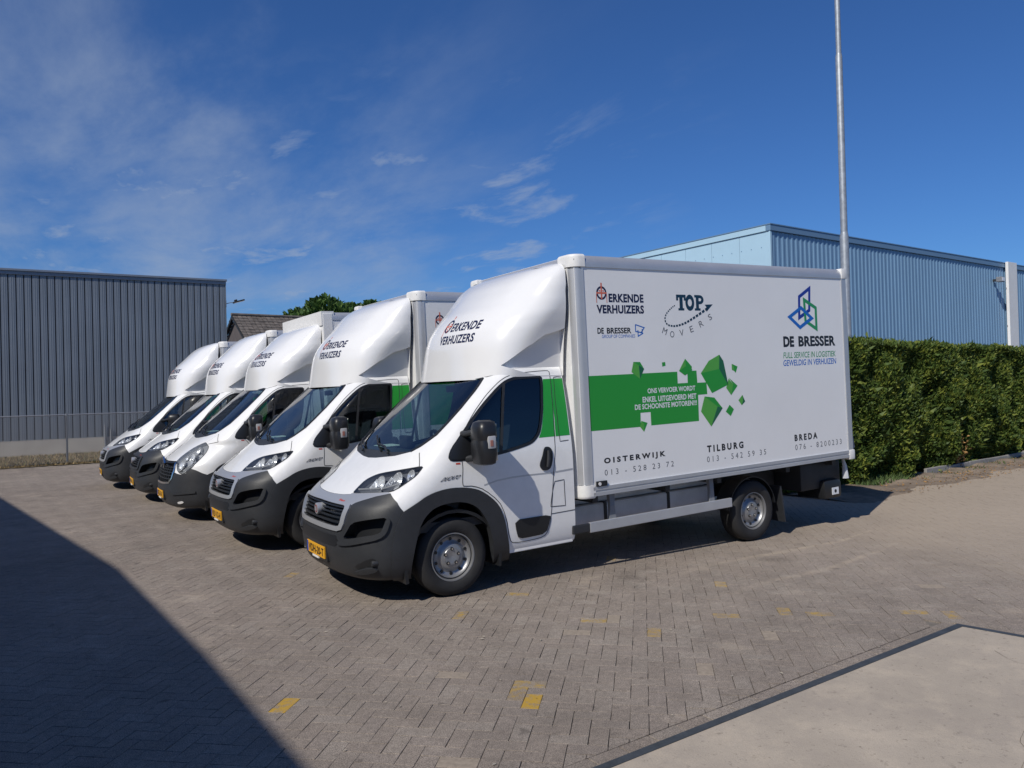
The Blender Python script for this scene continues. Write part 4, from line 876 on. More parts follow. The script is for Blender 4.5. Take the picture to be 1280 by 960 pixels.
    for sg in (-1, 1):
        mb = MB(); a, b = sorted((sg * .01, sg * (Y - .10))); mb.box(X1 - .02, X1 + .02, a, b, Z0 + .12, Z1 - .14); P('rear_door', mb, 'panel_white')
        mb = MB(); mb.tube([(X1 + .05, sg * .12, Z0 + .1), (X1 + .05, sg * .12, Z1 - .15)], .014, 8); P('lock_bar', mb, 'alu', 40)
    return cb
def flat(cb, name, V2, F, x0, x1, z0, z1, mat, y=-1.0808):
    """print on the near side of the box; reads with growing x"""
    mb = MB(); mb.v = [(x0 + (x1 - x0) * a, y, z0 + (z1 - z0) * b) for a, b in V2]; mb.f = [tuple(f) for f in F]; return obj(name, mb, MT[mat], cb, fix=False, xf=rk)
def shape(cb, name, poly, mat, y=-1.0808):
    UVp, Fp = cdt([], [[(p[0], p[1] / VS) for p in poly]]); cen = UVp[Fp].mean(1); k = inpoly([(p[0], p[1] / VS) for p in poly], cen)
    mb = MB(); mb.v = [(p[0], y, p[1] * VS) for p in UVp]; mb.f = [tuple(f) for f in Fp[k]]; return obj(name, mb, MT[mat], cb, fix=False, xf=rk)
def band(pts, wd, closed=False):
    P = np.array(pts); n = len(P); out_ = []; 
    F = []; V = []
    for i in range(n):
        a = P[i - 1] if (i > 0 or closed) else P[i]; b = P[(i + 1) % n] if (i < n - 1 or closed) else P[i]
        d1 = (P[i] - a); d2 = (b - P[i]); d1 = d1 / (np.linalg.norm(d1) + 1e-9); d2 = d2 / (np.linalg.norm(d2) + 1e-9)
        n1 = np.array([-d1[1], d1[0]]); n2 = np.array([-d2[1], d2[0]]); m = n1 + n2; m = m / (np.linalg.norm(m) + 1e-9); c = max(.35, m @ (n2 if np.linalg.norm(d2) > .5 else n1)); V += [tuple(P[i] + m * wd / 2 / c), tuple(P[i] - m * wd / 2 / c)]
    F = [(2 * i + 1, 2 * ((i + 1) % n) + 1, 2 * ((i + 1) % n), 2 * i) for i in range(n if closed else n - 1)]
    return V, F
def flatraw(cb, name, V, F, mat, y=-1.0808):
    mb = MB(); mb.v = [(a, y, b) for a, b in V]; mb.f = list(F); return obj(name, mb, MT[mat], cb, fix=False, xf=rk)
def joinVF(parts):
    V = []; F = []
    for v, f in parts: b = len(V); V += [tuple(q) for q in v]; F += [tuple(i + b for i in q) for q in f]
    return V, F
def rect(x0, x1, z0, z1): return [(x0, z0), (x1, z0), (x1, z1), (x0, z1)], [(0, 1, 2, 3)]
def livery(cb):
    # round crest: ring, cross and the small ticks above and below
    def crest(x0, x1, z0, z1, y=-1.0808):
        V, F = circle2d(28, .70); flat(cb, 'crest_ring', V, F, x0, x1, z0, z1, 'navy'); cx_, cz = (x0 + x1) / 2, (z0 + z1) / 2; r = (x1 - x0) / 2
        flatraw(cb, 'crest_cross', *joinVF([rect(cx_ - r * .13, cx_ + r * .13, cz - r * .95, cz + r * 1.55), rect(cx_ - r * 1.0, cx_ - r * .13, cz - r * .13, cz + r * .13), rect(cx_ + r * .13, cx_ + r * 1.0, cz - r * .13, cz + r * .13), rect(cx_ - r * 1.05, cx_ - r * .93, cz - r * 1.5, cz - r * .2), rect(cx_ + r * .93, cx_ + r * 1.05, cz - r * 1.5, cz - r * .2), rect(cx_ - r * .5, cx_ - r * .2, cz + r * .25, cz + r * .42), rect(cx_ + r * .2, cx_ + r * .5, cz + r * .25, cz + r * .42)]), 'orange', y - .0006)
    crest(1.725, 1.86, 2.74, 2.88)
    T = lambda s, x0, x1, z0, z1, mat, bold=.03, space=1., shear=0.: flat(cb, 'lettering', *text2d(s, space, bold, shear), x0, x1, z0, z1, mat)
    T('ERKENDE', 1.884, 2.36, 2.716, 2.805, 'navy', .042, 1.06); T('VERHUIZERS', 1.72, 2.36, 2.598, 2.688, 'navy', .042, 1.06)
    T('DE', 1.717, 1.80, 2.39, 2.452, 'ink', .035); T('BRESSER', 1.84, 2.17, 2.39, 2.452, 'ink', .03); T('GROUP OF COMPANIES', 1.772, 2.22, 2.345, 2.38, 'blue', .0, 1., .15)
    q = lambda x, z: (2.223 + x * .13, 2.345 + z * .145)
    flatraw(cb, 'small_emblem', *joinVF([band([q(.05, .95), q(.05, .45), q(.75, .35), q(.75, .62)], .012), band([q(.05, .95), q(.98, .72), q(.62, .35)], .012), band([q(.3, .55), q(.3, .1), q(.85, .32)], .012)]), 'blue')
    # TOP in heavy slab letters
    def slab(sx, w_):
        z0, z1 = 2.637, 2.812; t = .032
        return z0, z1, t
    z0, z1, t = slab(0, 0); a = 2.835
    flatraw(cb, 'lettering', *joinVF([rect(a, a + .145, z1 - t, z1), rect(a, a + .03, z1 - .065, z1 - t), rect(a + .115, a + .145, z1 - .065, z1 - t), rect(a + .048, a + .097, z0 + t * .8, z1 - t), rect(a + .028, a + .117, z0, z0 + t * .8)]), 'teal')
    V, F = circle2d(28, .46); flat(cb, 'lettering', V, F, 2.972, 3.108, z0 - .003, z1 + .003, 'teal'); a = 3.113
    bowl = [(a + .06 + .03 * 0, z1)] 
    pb = []
    for r_, rr in ((.0, .051), (.0, .018)): pb.append([(a + .085 + rr * 1.15 * math.cos(w), z1 - .052 + rr * math.sin(w)) for w in np.linspace(-math.pi / 2, math.pi / 2, 10)])
    Vp = pb[1] + pb[0]; Fp = [(i, i + 10, i + 11, i + 1) for i in range(9)]
    flatraw(cb, 'lettering', *joinVF([rect(a, a + .022, z1 - .028, z1), rect(a + .022, a + .066, z0 + .026, z1), rect(a, a + .09, z0, z0 + .026), rect(a + .066, a + .087, z1 - .034, z1 - .001), rect(a + .066, a + .087, z1 - .103, z1 - .069), (Vp, Fp)]), 'teal')
    arc = [(2.812, 2.692), (2.765, 2.668), (2.726, 2.64), (2.692, 2.612), (2.67, 2.585), (2.656, 2.55), (2.660, 2.515), (2.683, 2.485), (2.72, 2.470), (2.78, 2.464), (2.849, 2.470), (2.91, 2.484), (2.97, 2.502), (3.04, 2.532), (3.113, 2.565), (3.19, 2.602), (3.258, 2.636), (3.31, 2.663)]
    P = np.array(resample(arc, .004, False)); seg = np.linalg.norm(np.diff(P, axis=0), axis=1); s = np.r_[0, np.cumsum(seg)]; tot = s[-1]; parts = []; c = 0.
    while c < tot - .01:
        f = c / tot; ln = .016 + .030 * f; wd = .014 + .018 * f; e = min(c + ln, tot); qq = np.linspace(c, e, 4); pp = np.c_[np.interp(qq, s, P[:, 0]), np.interp(qq, s, P[:, 1])]; parts.append(band(pp, wd)); c += ln + .010 + .006 * f
    tag(flatraw(cb, 'dashed_arrow', *joinVF(parts), 'teal'), kind='stuff')
    shape(cb, 'arrow_head', [(3.295, 2.625), (3.40, 2.71), (3.27, 2.705), (3.30, 2.672)], 'teal')
    for ch, x, z, an in (('M', 2.645, 2.41, -25), ('O', 2.752, 2.375, -8), ('V', 2.895, 2.39, 8), ('E', 3.048, 2.43, 18), ('R', 3.2, 2.49, 25), ('S', 3.345, 2.565, 30)):
        V, F = text2d(ch); c_, s_ = math.cos(math.radians(an)), math.sin(math.radians(an)); wd = .05 if ch in 'ES' else .062
        V = [(x + ((p[0] - .5) * wd) * c_ - ((p[1] - .5) * .07) * s_, z + ((p[0] - .5) * wd) * s_ + ((p[1] - .5) * .07) * c_) for p in V]; flatraw(cb, 'lettering', V, F, 'inkgrey')
    # big emblem: three interlocked outlines
    e1 = [(5.125, 2.93), (5.105, 2.655), (4.905, 2.56), (4.92, 2.82)]; e2 = [(5.012, 2.785), (5.232, 2.685), (5.23, 2.42), (5.022, 2.52)]; e3 = [(4.945, 2.685), (5.145, 2.555), (4.912, 2.44), (4.72, 2.568)]
    flatraw(cb, 'emblem_outline', *band(e1, .042, True), 'blue_dark'); flatraw(cb, 'emblem_outline', *band(e2, .042, True), 'logo_green', -1.0813); flatraw(cb, 'emblem_outline', *band(e3, .042, True), 'blue', -1.0818)
    T('DE', 4.585, 4.785, 2.20, 2.332, 'ink', .05); T('BRESSER', 4.868, 5.598, 2.20, 2.332, 'ink', .042, 1.03); T('FULL SERVICE IN LOGISTIEK', 4.573, 5.593, 2.062, 2.136, 'logo_green', .008, 1.0, .15); T('GEWELDIG IN VERHUIZEN', 4.567, 5.60, 1.968, 2.042, 'blue', .012, 1.0, .15)
    # the green block with bites taken out of it
    shape(cb, 'green_block', [(1.568, 1.962), (2.80, 1.963), (2.80, 1.834), (2.951, 1.834), (2.952, 1.965), (3.093, 1.966), (3.098, 1.829), (3.24, 1.828), (3.246, 1.694), (3.101, 1.693), (3.096, 1.401), (2.386, 1.402), (2.385, 1.546), (2.243, 1.546), (2.238, 1.398), (1.568, 1.402)], 'green')
    for s_, x0, x1, z0, z1 in (('ONS VERVOER WORDT', 2.355, 3.062, 1.745, 1.80), ('ENKEL UITGEVOERD MET', 2.28, 3.073, 1.652, 1.713), ('DE SCHOONSTE MOTOREN!!!', 2.168, 3.075, 1.58, 1.637)): flat(cb, 'lettering', *text2d(s_, 1.02, .03), x0, x1, z0, z1, 'paper', -1.0814)
    # tumbling cubes, three visible faces each
    def cube(polys):
        for p, m in polys: shape(cb, 'cube_graphic', p, m, -1.0814)
    cube([([(2.177, 2.088), (2.25, 2.05), (2.259, 1.906), (2.145, 1.982)], 'green_light'), ([(2.177, 2.088), (2.27, 2.085), (2.322, 2.011), (2.25, 2.05)], 'green'), ([(2.25, 2.05), (2.322, 2.011), (2.259, 1.906)], 'green_dark')])
    cube([([(2.581, 2.071), (2.627, 2.075), (2.631, 2.035), (2.584, 2.027)], 'green')])
    cube([([(2.927, 2.103), (2.935, 2.02), (2.827, 1.97)], 'green_light'), ([(2.927, 2.103), (3.024, 2.013), (3.02, 1.985), (2.935, 2.02)], 'green'), ([(2.827, 1.97), (2.935, 2.02), (3.02, 1.985), (3.032, 1.975), (2.915, 1.917)], 'green')])
    cube([([(3.466, 2.135), (3.292, 2.068), (3.159, 1.933), (3.453, 1.972)], 'green_light'), ([(3.466, 2.135), (3.527, 2.062), (3.593, 1.774), (3.453, 1.972)], 'green_dark'), ([(3.159, 1.933), (3.453, 1.972), (3.585, 1.785), (3.321, 1.702)], 'green')])
    cube([([(3.662, 2.024), (3.70, 1.985), (3.70, 1.94), (3.661, 1.954)], 'green_light'), ([(3.662, 2.024), (3.757, 1.99), (3.722, 1.917), (3.70, 1.94), (3.70, 1.985)], 'green')])
    cube([([(3.60, 1.855), (3.672, 1.785), (3.63, 1.663), (3.554, 1.75)], 'green_light'), ([(3.606, 1.864), (3.742, 1.767), (3.63, 1.663), (3.672, 1.785)], 'green')])
    cube([([(3.201, 1.67), (3.40, 1.545), (3.285, 1.324), (3.134, 1.504)], 'green_light'), ([(3.201, 1.67), (3.354, 1.649), (3.48, 1.521), (3.40, 1.545)], 'green'), ([(3.40, 1.545), (3.48, 1.521), (3.285, 1.324)], 'green_dark')])
    cube([([(3.596, 1.553), (3.664, 1.497), (3.606, 1.422), (3.529, 1.479)], 'green')])
    cube([([(3.818, 1.656), (3.825, 1.59), (3.799, 1.536), (3.746, 1.597)], 'green_light'), ([(3.818, 1.656), (3.859, 1.577), (3.799, 1.536), (3.825, 1.59)], 'green_dark')])
    cube([([(2.247, 1.46), (2.285, 1.425), (2.28, 1.342), (2.227, 1.399)], 'green_light'), ([(2.247, 1.46), (2.334, 1.434), (2.28, 1.342), (2.285, 1.425)], 'green')])
    T('OISTERWIJK', 1.722, 2.57, 1.040, 1.115, 'ink', .045, 1.55); T('013 - 528 23 72', 1.723, 2.685, .934, .993, 'inkgrey', .0, 1.6)
    T('TILBURG', 3.202, 3.796, 1.036, 1.115, 'ink', .045, 1.55); T('013 - 542 59 35', 3.193, 4.18, .926, .991, 'inkgrey', .0, 1.6)
    T('BREDA', 4.71, 5.15, 1.038, 1.118, 'ink', .045, 1.55); T('076 - 8200233', 4.715, 5.632, .927, .995, 'inkgrey', .0, 1.6)
    mb = MB(); mb.box(1.60, 1.735, -1.105, -1.085, .835, .888, .004); o = obj('side_marker', mb, MT['plastic2'], cb, xf=rk)
    mb = MB(); mb.lathe([(0, -.004), (.018, -.004), (.018, .004)], (1.635, -1.106, .861), 10); obj('marker_lens', mb, MT['clear_white'], cb, xf=rk)

def chassis(t, full=True):
    P = lambda n, mb, m, sm=None, x=rk, par=t: obj(n, mb, MT[m], par, sm, xf=x)
    mb = MB(); 
    for sg in (-1, 1): mb2 = MB(); mb2.box(.3, 5.75, min(sg * .36, sg * .44), max(sg * .36, sg * .44), .52, .66, .008); P('chassis_rail', mb2, 'under')
    for k, x in enumerate((1.6, 2.6, 3.4, 4.6, 5.5)):
        mb = MB(); mb.box(x, x + .07, -1.02, 1.02, .66, .745, .005); P('cross_bearer', mb, 'under')
    # side tank and ribbed lower panel seen behind the guard
    mb = MB(); mb.box(1.50, 3.72, -.60, -.40, .585, .70, .01); P('side_beam', mb, 'tank_grey')
    mb = MB(); mb.box(1.52, 3.66, -.66, -.30, .36, .575, .02); P('fuel_tank', mb, 'tank_grey')
    for x in (2.02, 2.95): mb = MB(); mb.box(x, x + .04, -.668, -.30, .355, .58); P('tank_strap', mb, 'under')
    for sg in (-1, 1):
        a, b = sorted((sg * .995, sg * 1.03)); mb = MB(); mb.box(1.545, 3.62, a, b, .365, .468, .006); gr_ = P('side_guard', mb, 'alu')
        mb = MB(); mb.box(1.33, 1.548, a + .002, b - .002, .375, .465, .012); P('guard_end', mb, 'plastic', par=gr_)
        for x in (1.87, 3.33):
            mb = MB(); mb.loft([[(x - .02, sg * .93, .72), (x + .05, sg * .93, .72), (x + .05, sg * .98, .72), (x - .02, sg * .98, .72)], [(x - .03, sg * .96, .60), (x + .03, sg * .96, .60), (x + .03, sg * 1.0, .60), (x - .03, sg * 1.0, .60)], [(x - .045, sg * .97, .44), (x + .045, sg * .97, .44), (x + .045, sg * .995, .44), (x - .045, sg * .995, .44)]]); P('guard_bracket', mb, 'frame_grey', par=gr_)
        mb = MB(); rr = [[(4.044 + r * math.cos(q), sg * y, .362 + r * math.sin(q)) for r, y in ((.40, .74), (.41, .74), (.41, .96), (.40, .96))] for q in np.linspace(.15, math.pi - .1, 18)]; mb.loft(rr); P('rear_mudguard', mb, 'plastic2', 40, None)
        a, b = sorted((sg * .72, sg * .99)); mb = MB(); mb.prism([(4.50, .62), (4.53, .62), (4.60, .17), (4.585, .17)], 'y', a, b); P('mud_flap', mb, 'plastic', None, None)
        a, b = sorted((sg * .55, sg * 1.0)); mb = MB(); mb.box(5.36, 5.72, a, b, .22, .47, .06); lb = P('underrun_box', mb, 'plastic2', 40)
        mb = MB(); mb.box(5.50, 5.635, sg * 1.003 - .002, sg * 1.003 + .002, .275, .365); P('reflector_label', mb, 'paper', par=lb); mb = MB(); mb.lathe([(0, -.004), (.022, -.004), (.022, .002)], (5.567, sg * 1.004 if sg < 0 else 1.01, .32), 14); P('label_mark', mb, 'ink', par=lb)
        a, b = sorted((sg * .98, sg * 1.05)); mb = MB(); mb.prism([(5.885, .80), (5.95, .86), (5.90, 1.12), (5.885, 1.18)], 'y', a, b); P('lift_hinge', mb, 'frame_grey')
        mb = MB(); mb.tube([(5.79, sg * .97, .74), (5.80, sg * .99, .62), (5.81, sg * .99, .46)], [.012, .03, .045], 7); P('lift_hose', mb, 'tank_grey', 40)
        mb = MB(); a, b = sorted((sg * .90, sg * 1.03)); mb.box(5.942, 5.96, sg * .78 - .06, sg * .78 + .06, .86, .92); P('tail_light', mb, 'red')
    mb = MB(); mb.box(5.89, 5.94, -.98, .98, .80, 2.35, .01); P('lift_platform', mb, 'alu')
    mb = MB(); mb.box(5.0, 5.80, -.92, .92, .36, .70, .03); P('lift_frame', mb, 'under', 40)
    mb = MB(); mb.box(3.75, 4.95, -.55, .55, .40, .70, .03); P('rear_crossmember', mb, 'under', 40)
    mb = MB(); mb.tube([(4.044, -.8, .362), (4.044, .8, .362)], .06, 10); P('rear_axle', mb, 'under', 40, None)
    mb = MB(); mb.tube([(0, -.8, .34), (0, .8, .34)], .06, 10); mb.box(-.55, 1.0, -.42, .42, .26, .60, .05); P('front_axle', mb, 'under', 40, None)
    # inner wheel wells keep the light out of the cab
    for sg in (-1, 1):
        mb = MB(); a = .60 * sg; b = 1.0 * sg
        rr = [[(.0 + r * math.cos(q), y, .30 + r * math.sin(q)) for r, y in ((.47, a), (.50, a), (.50, b), (.47, b))] for q in np.linspace(-.2, math.pi + .2, 18)]; mb.loft(rr); P('wheel_well', mb, 'plastic2', 40)
        mb = MB(); a, b = sorted((sg * .58, sg * .60)); mb.box(-.5, .5, a, b, .2, .85); P('wheel_well', mb, 'plastic2')
    w1 = wheel(t, 0, -1); wheel(t, 0, 1, w1); wheel(t, 4.044, -1, w1); wheel(t, 4.044, 1, w1)

def interior(t):
    P = lambda n, mb, m, sm=None, par=t: obj(n, mb, MT[m], par, sm, xf=rk)
    mb = MB(); mb.box(-.30, 1.34, -.95, .95, .62, .70); P('cab_floor', mb, 'trim')
    mb = MB(); mb.prism([(-.96, .35), (.96, .35), (.97, 1.2), (.93, 1.6), (.85, 2.04), (-.85, 2.04), (-.93, 1.6), (-.97, 1.2)], 'x', 1.315, 1.345); P('bulkhead', mb, 'trim')
    mb = MB(); pr = [(-.36, .9), (-.36, 1.255), (-.16, 1.33), (.06, 1.30), (.17, 1.22), (.17, .95), (.10, .80)]; mb.prism(pr, 'y', -.55, .55)
    for sg in (-1, 1): mb.loft([[(p[0], sg * .55, p[1]) for p in pr], [(max(p[0], -.10), sg * .90, p[1] - .02) for p in pr]])
    db = P('dashboard', mb, 'trim', 30)
    mb = MB(); mb.box(-.03, .12, -.62, -.30, 1.30, 1.37, .02); P('binnacle', mb, 'trim', 40, db)
    mb = MB(); mb.box(.0, .06, -.06, .14, 1.32, 1.44, .01); P('screen', mb, 'plastic2', None, db)
    mb = MB(); mb.box(-.12, .08, .25, .55, 1.325, 1.33); P('papers', mb, 'paper', None, db)
    mb = MB(); c = Vector((.24, -.46, 1.34)); ax = Vector((.78, 0, .62)).normalized(); e1 = Vector((0, 1, 0)); e2 = ax.cross(e1)
    mb.tube([c + (e1 * math.cos(q) + e2 * math.sin(q)) * .20 for q in np.linspace(0, 2 * math.pi, 29)], .017, 8, False)
    for q in (math.pi * .5, math.pi * 1.17, math.pi * 1.83): mb.tube([c - ax * .03, c + (e1 * math.cos(q) + e2 * math.sin(q)) * .19], .014, 6)
    mb.tube([c - ax * .25, c - ax * .02], .03, 8); P('steering_wheel', mb, 'plastic2', 50)
    for y, wd in ((-.46, .25), (.36, .44)):
        mb = MB(); mb.box(.42, .95, y - wd, y + wd, .90, 1.08, .05); s = P('seat', mb, 'seat', 50)
        def lean(p, y=y): x, yy, z = p; return rk((x + (z - 1.05) * .22, yy, z))
        mb = MB(); mb.box(.86, 1.0, y - wd, y + wd, 1.05, 1.66, .05); obj('backrest', mb, MT['seat'], s, 50, xf=lean)
        for hy in ([y] if wd < .3 else [y - .22, y + .22]): mb = MB(); mb.box(.86, .97, hy - .13, hy + .13, 1.70, 1.92, .045); obj('headrest', mb, MT['seat'], s, 50, xf=lean)
    mb = MB(); mb.box(.56, .60, -.12, .12, 1.86, 1.93, .015); P('rear_view_mirror', mb, 'plastic2', 40)

def mirror(t, sg):
    P = lambda n, mb, m, sm=None, par=t: obj(n, mb, MT[m], par, sm, xf=rk)
    y0 = sg * 1.20
    mb = MB(); rings = []
    for z, w_, d, dx in ((1.20, .055, .055, .01), (1.215, .105, .085, .0), (1.30, .122, .10, 0), (1.40, .122, .10, 0), (1.425, .114, .094, 0), (1.435, .114, .094, 0), (1.46, .122, .10, 0), (1.54, .118, .098, .005), (1.59, .098, .085, .01), (1.607, .05, .05, .015)):
        rings.append([(.25 + dx + d * math.copysign(abs(math.cos(q)) ** .6, math.cos(q)), y0 + w_ * math.copysign(abs(math.sin(q)) ** .6, math.sin(q)), z) for q in np.linspace(0, 2 * math.pi, 24, endpoint=False)])
    mb.loft(rings); m = P('wing_mirror', mb, 'mirror_black', 50)
    for z in (1.27, 1.50): mb = MB(); mb.tube([(.22, y0 - sg * .08, z), (.17, sg * 1.02, z - .02), (.16, sg * .965, z - .02)], [.032, .030, .034], 8); P('mirror_arm', mb, 'plastic', 50, m)
    a, b = sorted((y0 + sg * .10, y0 + sg * .129)); mb = MB(); mb.box(.225, .308, a, b, 1.352, 1.468, .012); ind = P('indicator', mb, 'lamp_grey', 40, m)
    a, b = sorted((y0 + sg * .128, y0 + sg * .1335)); mb = MB(); mb.box(.245, .275, a, b, 1.375, 1.43, .002); P('bulb', mb, 'bulb', None, m)
    for z0, z1 in ((1.235, 1.41), (1.45, 1.575)): mb = MB(); mb.box(.325, .345, y0 - .08, y0 + .08, z0, z1, .004); P('mirror_glass', mb, 'chrome', None, m)
    return m

def numberplate(t, S, txt, x=-.978, z=.435):
    mb = MB(); mb.box(x, x + .02, -.26, .26, z - .056, z + .056, .003); p = obj('number_plate', mb, MT['plate'], t, xf=rk)
    mb = MB(); mb.box(x - .0015, x + .004, .222, .258, z - .052, z + .052); obj('blue_band', mb, MT['plate_blue'], p, xf=rk)
    V, F = text2d(txt, 1.05, .02); mb = MB(); mb.v = [(x - .0022, .205 - .445 * a, z - .038 + .076 * b) for a, b in V]; mb.f = list(F); obj('plate_lettering', mb, MT['plate_ink'], p, fix=False, xf=rk)
    mb = MB(); mb.box(x - .001, x + .03, -.08, .10, z - .078, z - .060); obj('plate_strip', mb, MT['cap_white'], p, xf=rk)
    mb = MB(); mb.box(x + .012, x + .05, -.30, .30, z - .085, z + .075, .01); obj('plate_holder', mb, MT['plastic2'], p, xf=rk)
    return p

def headlamp(t, S, poly, body_off=0., kind='a'):
    """dark bowl with bright reflectors behind a clear cover"""
    out_ = None
    for sd in (1, -1):
        h = patch('headlight', S, poly, MT['lamp_bowl' if kind == 'a' else 'silver'], t, -.055, .0, .05, (sd,))
        patch('lens', S, poly, MT['glass_lens'], h, .006, .0, .03, (sd,))
        A = np.array(poly); lo, hi = A.min(0), A.max(0)
        spots = ((.50, 8.35, .092), (.615, 8.68, .088), (.685, 9.1, .055)) if kind == 'a' else ((.50, 6.3, .09), (.55, 7.5, .10), (.50, 8.6, .07), (.62, 6.9, .06), (.44, 7.6, .05))
        for k, (u, v, r) in enumerate(spots):
            X, n = S.at([(u, v)], -.02); X = X[0]; n = n[0] * .35 + np.array([-.9, 0, .25]); n /= np.linalg.norm(n)
            a = np.cross(n, (0, 0, 1.)); a /= np.linalg.norm(a); b = np.cross(a, n); mb = MB(); m = 18; rings = []
            for rr, dd in ((1, 0.), (.8, -.018), (.5, -.034), (.22, -.02), (.15, -.01), (.02, -.006)): rings.append([tuple((X + (a * math.cos(q) + b * math.sin(q)) * r * rr + n * dd) * np.array([1, sd, 1])) for q in np.linspace(0, 2 * math.pi, m, endpoint=False)])
            mb.loft(rings, cap=False); obj('reflector', mb, MT['reflector'], h, 60, xf=rk)
        # bright blades between the bowls
        mb = MB()
        for (u0, v0, u1, v1) in (((.36, 7.75, .56, 7.98), (.58, 7.95, .67, 8.35), (.45, 8.6, .47, 7.9), (.57, 8.8, .585, 8.1)) if kind == 'a' else ((.40, 6.9, .52, 5.4), (.42, 8.2, .60, 7.1), (.47, 9.1, .60, 8.2), (.58, 5.2, .66, 6.4))):
            X, n = S.at([(u0, v0), (u1, v1)], -.02); d = n * .03; V = [X[0] + d[0] * .6, X[1] + d[1] * .6, X[1] - d[1], X[0] - d[0]]; sh_ = np.array([0, 0, .012]); V += [q + sh_ for q in V]; mb.add([tuple(q * np.array([1, sd, 1])) for q in V], [(0, 1, 2, 3), (4, 5, 6, 7), (0, 1, 5, 4)])
        tag(obj('reflector_blade', mb, MT['reflector'], h, xf=rk), kind='stuff')
    return out_

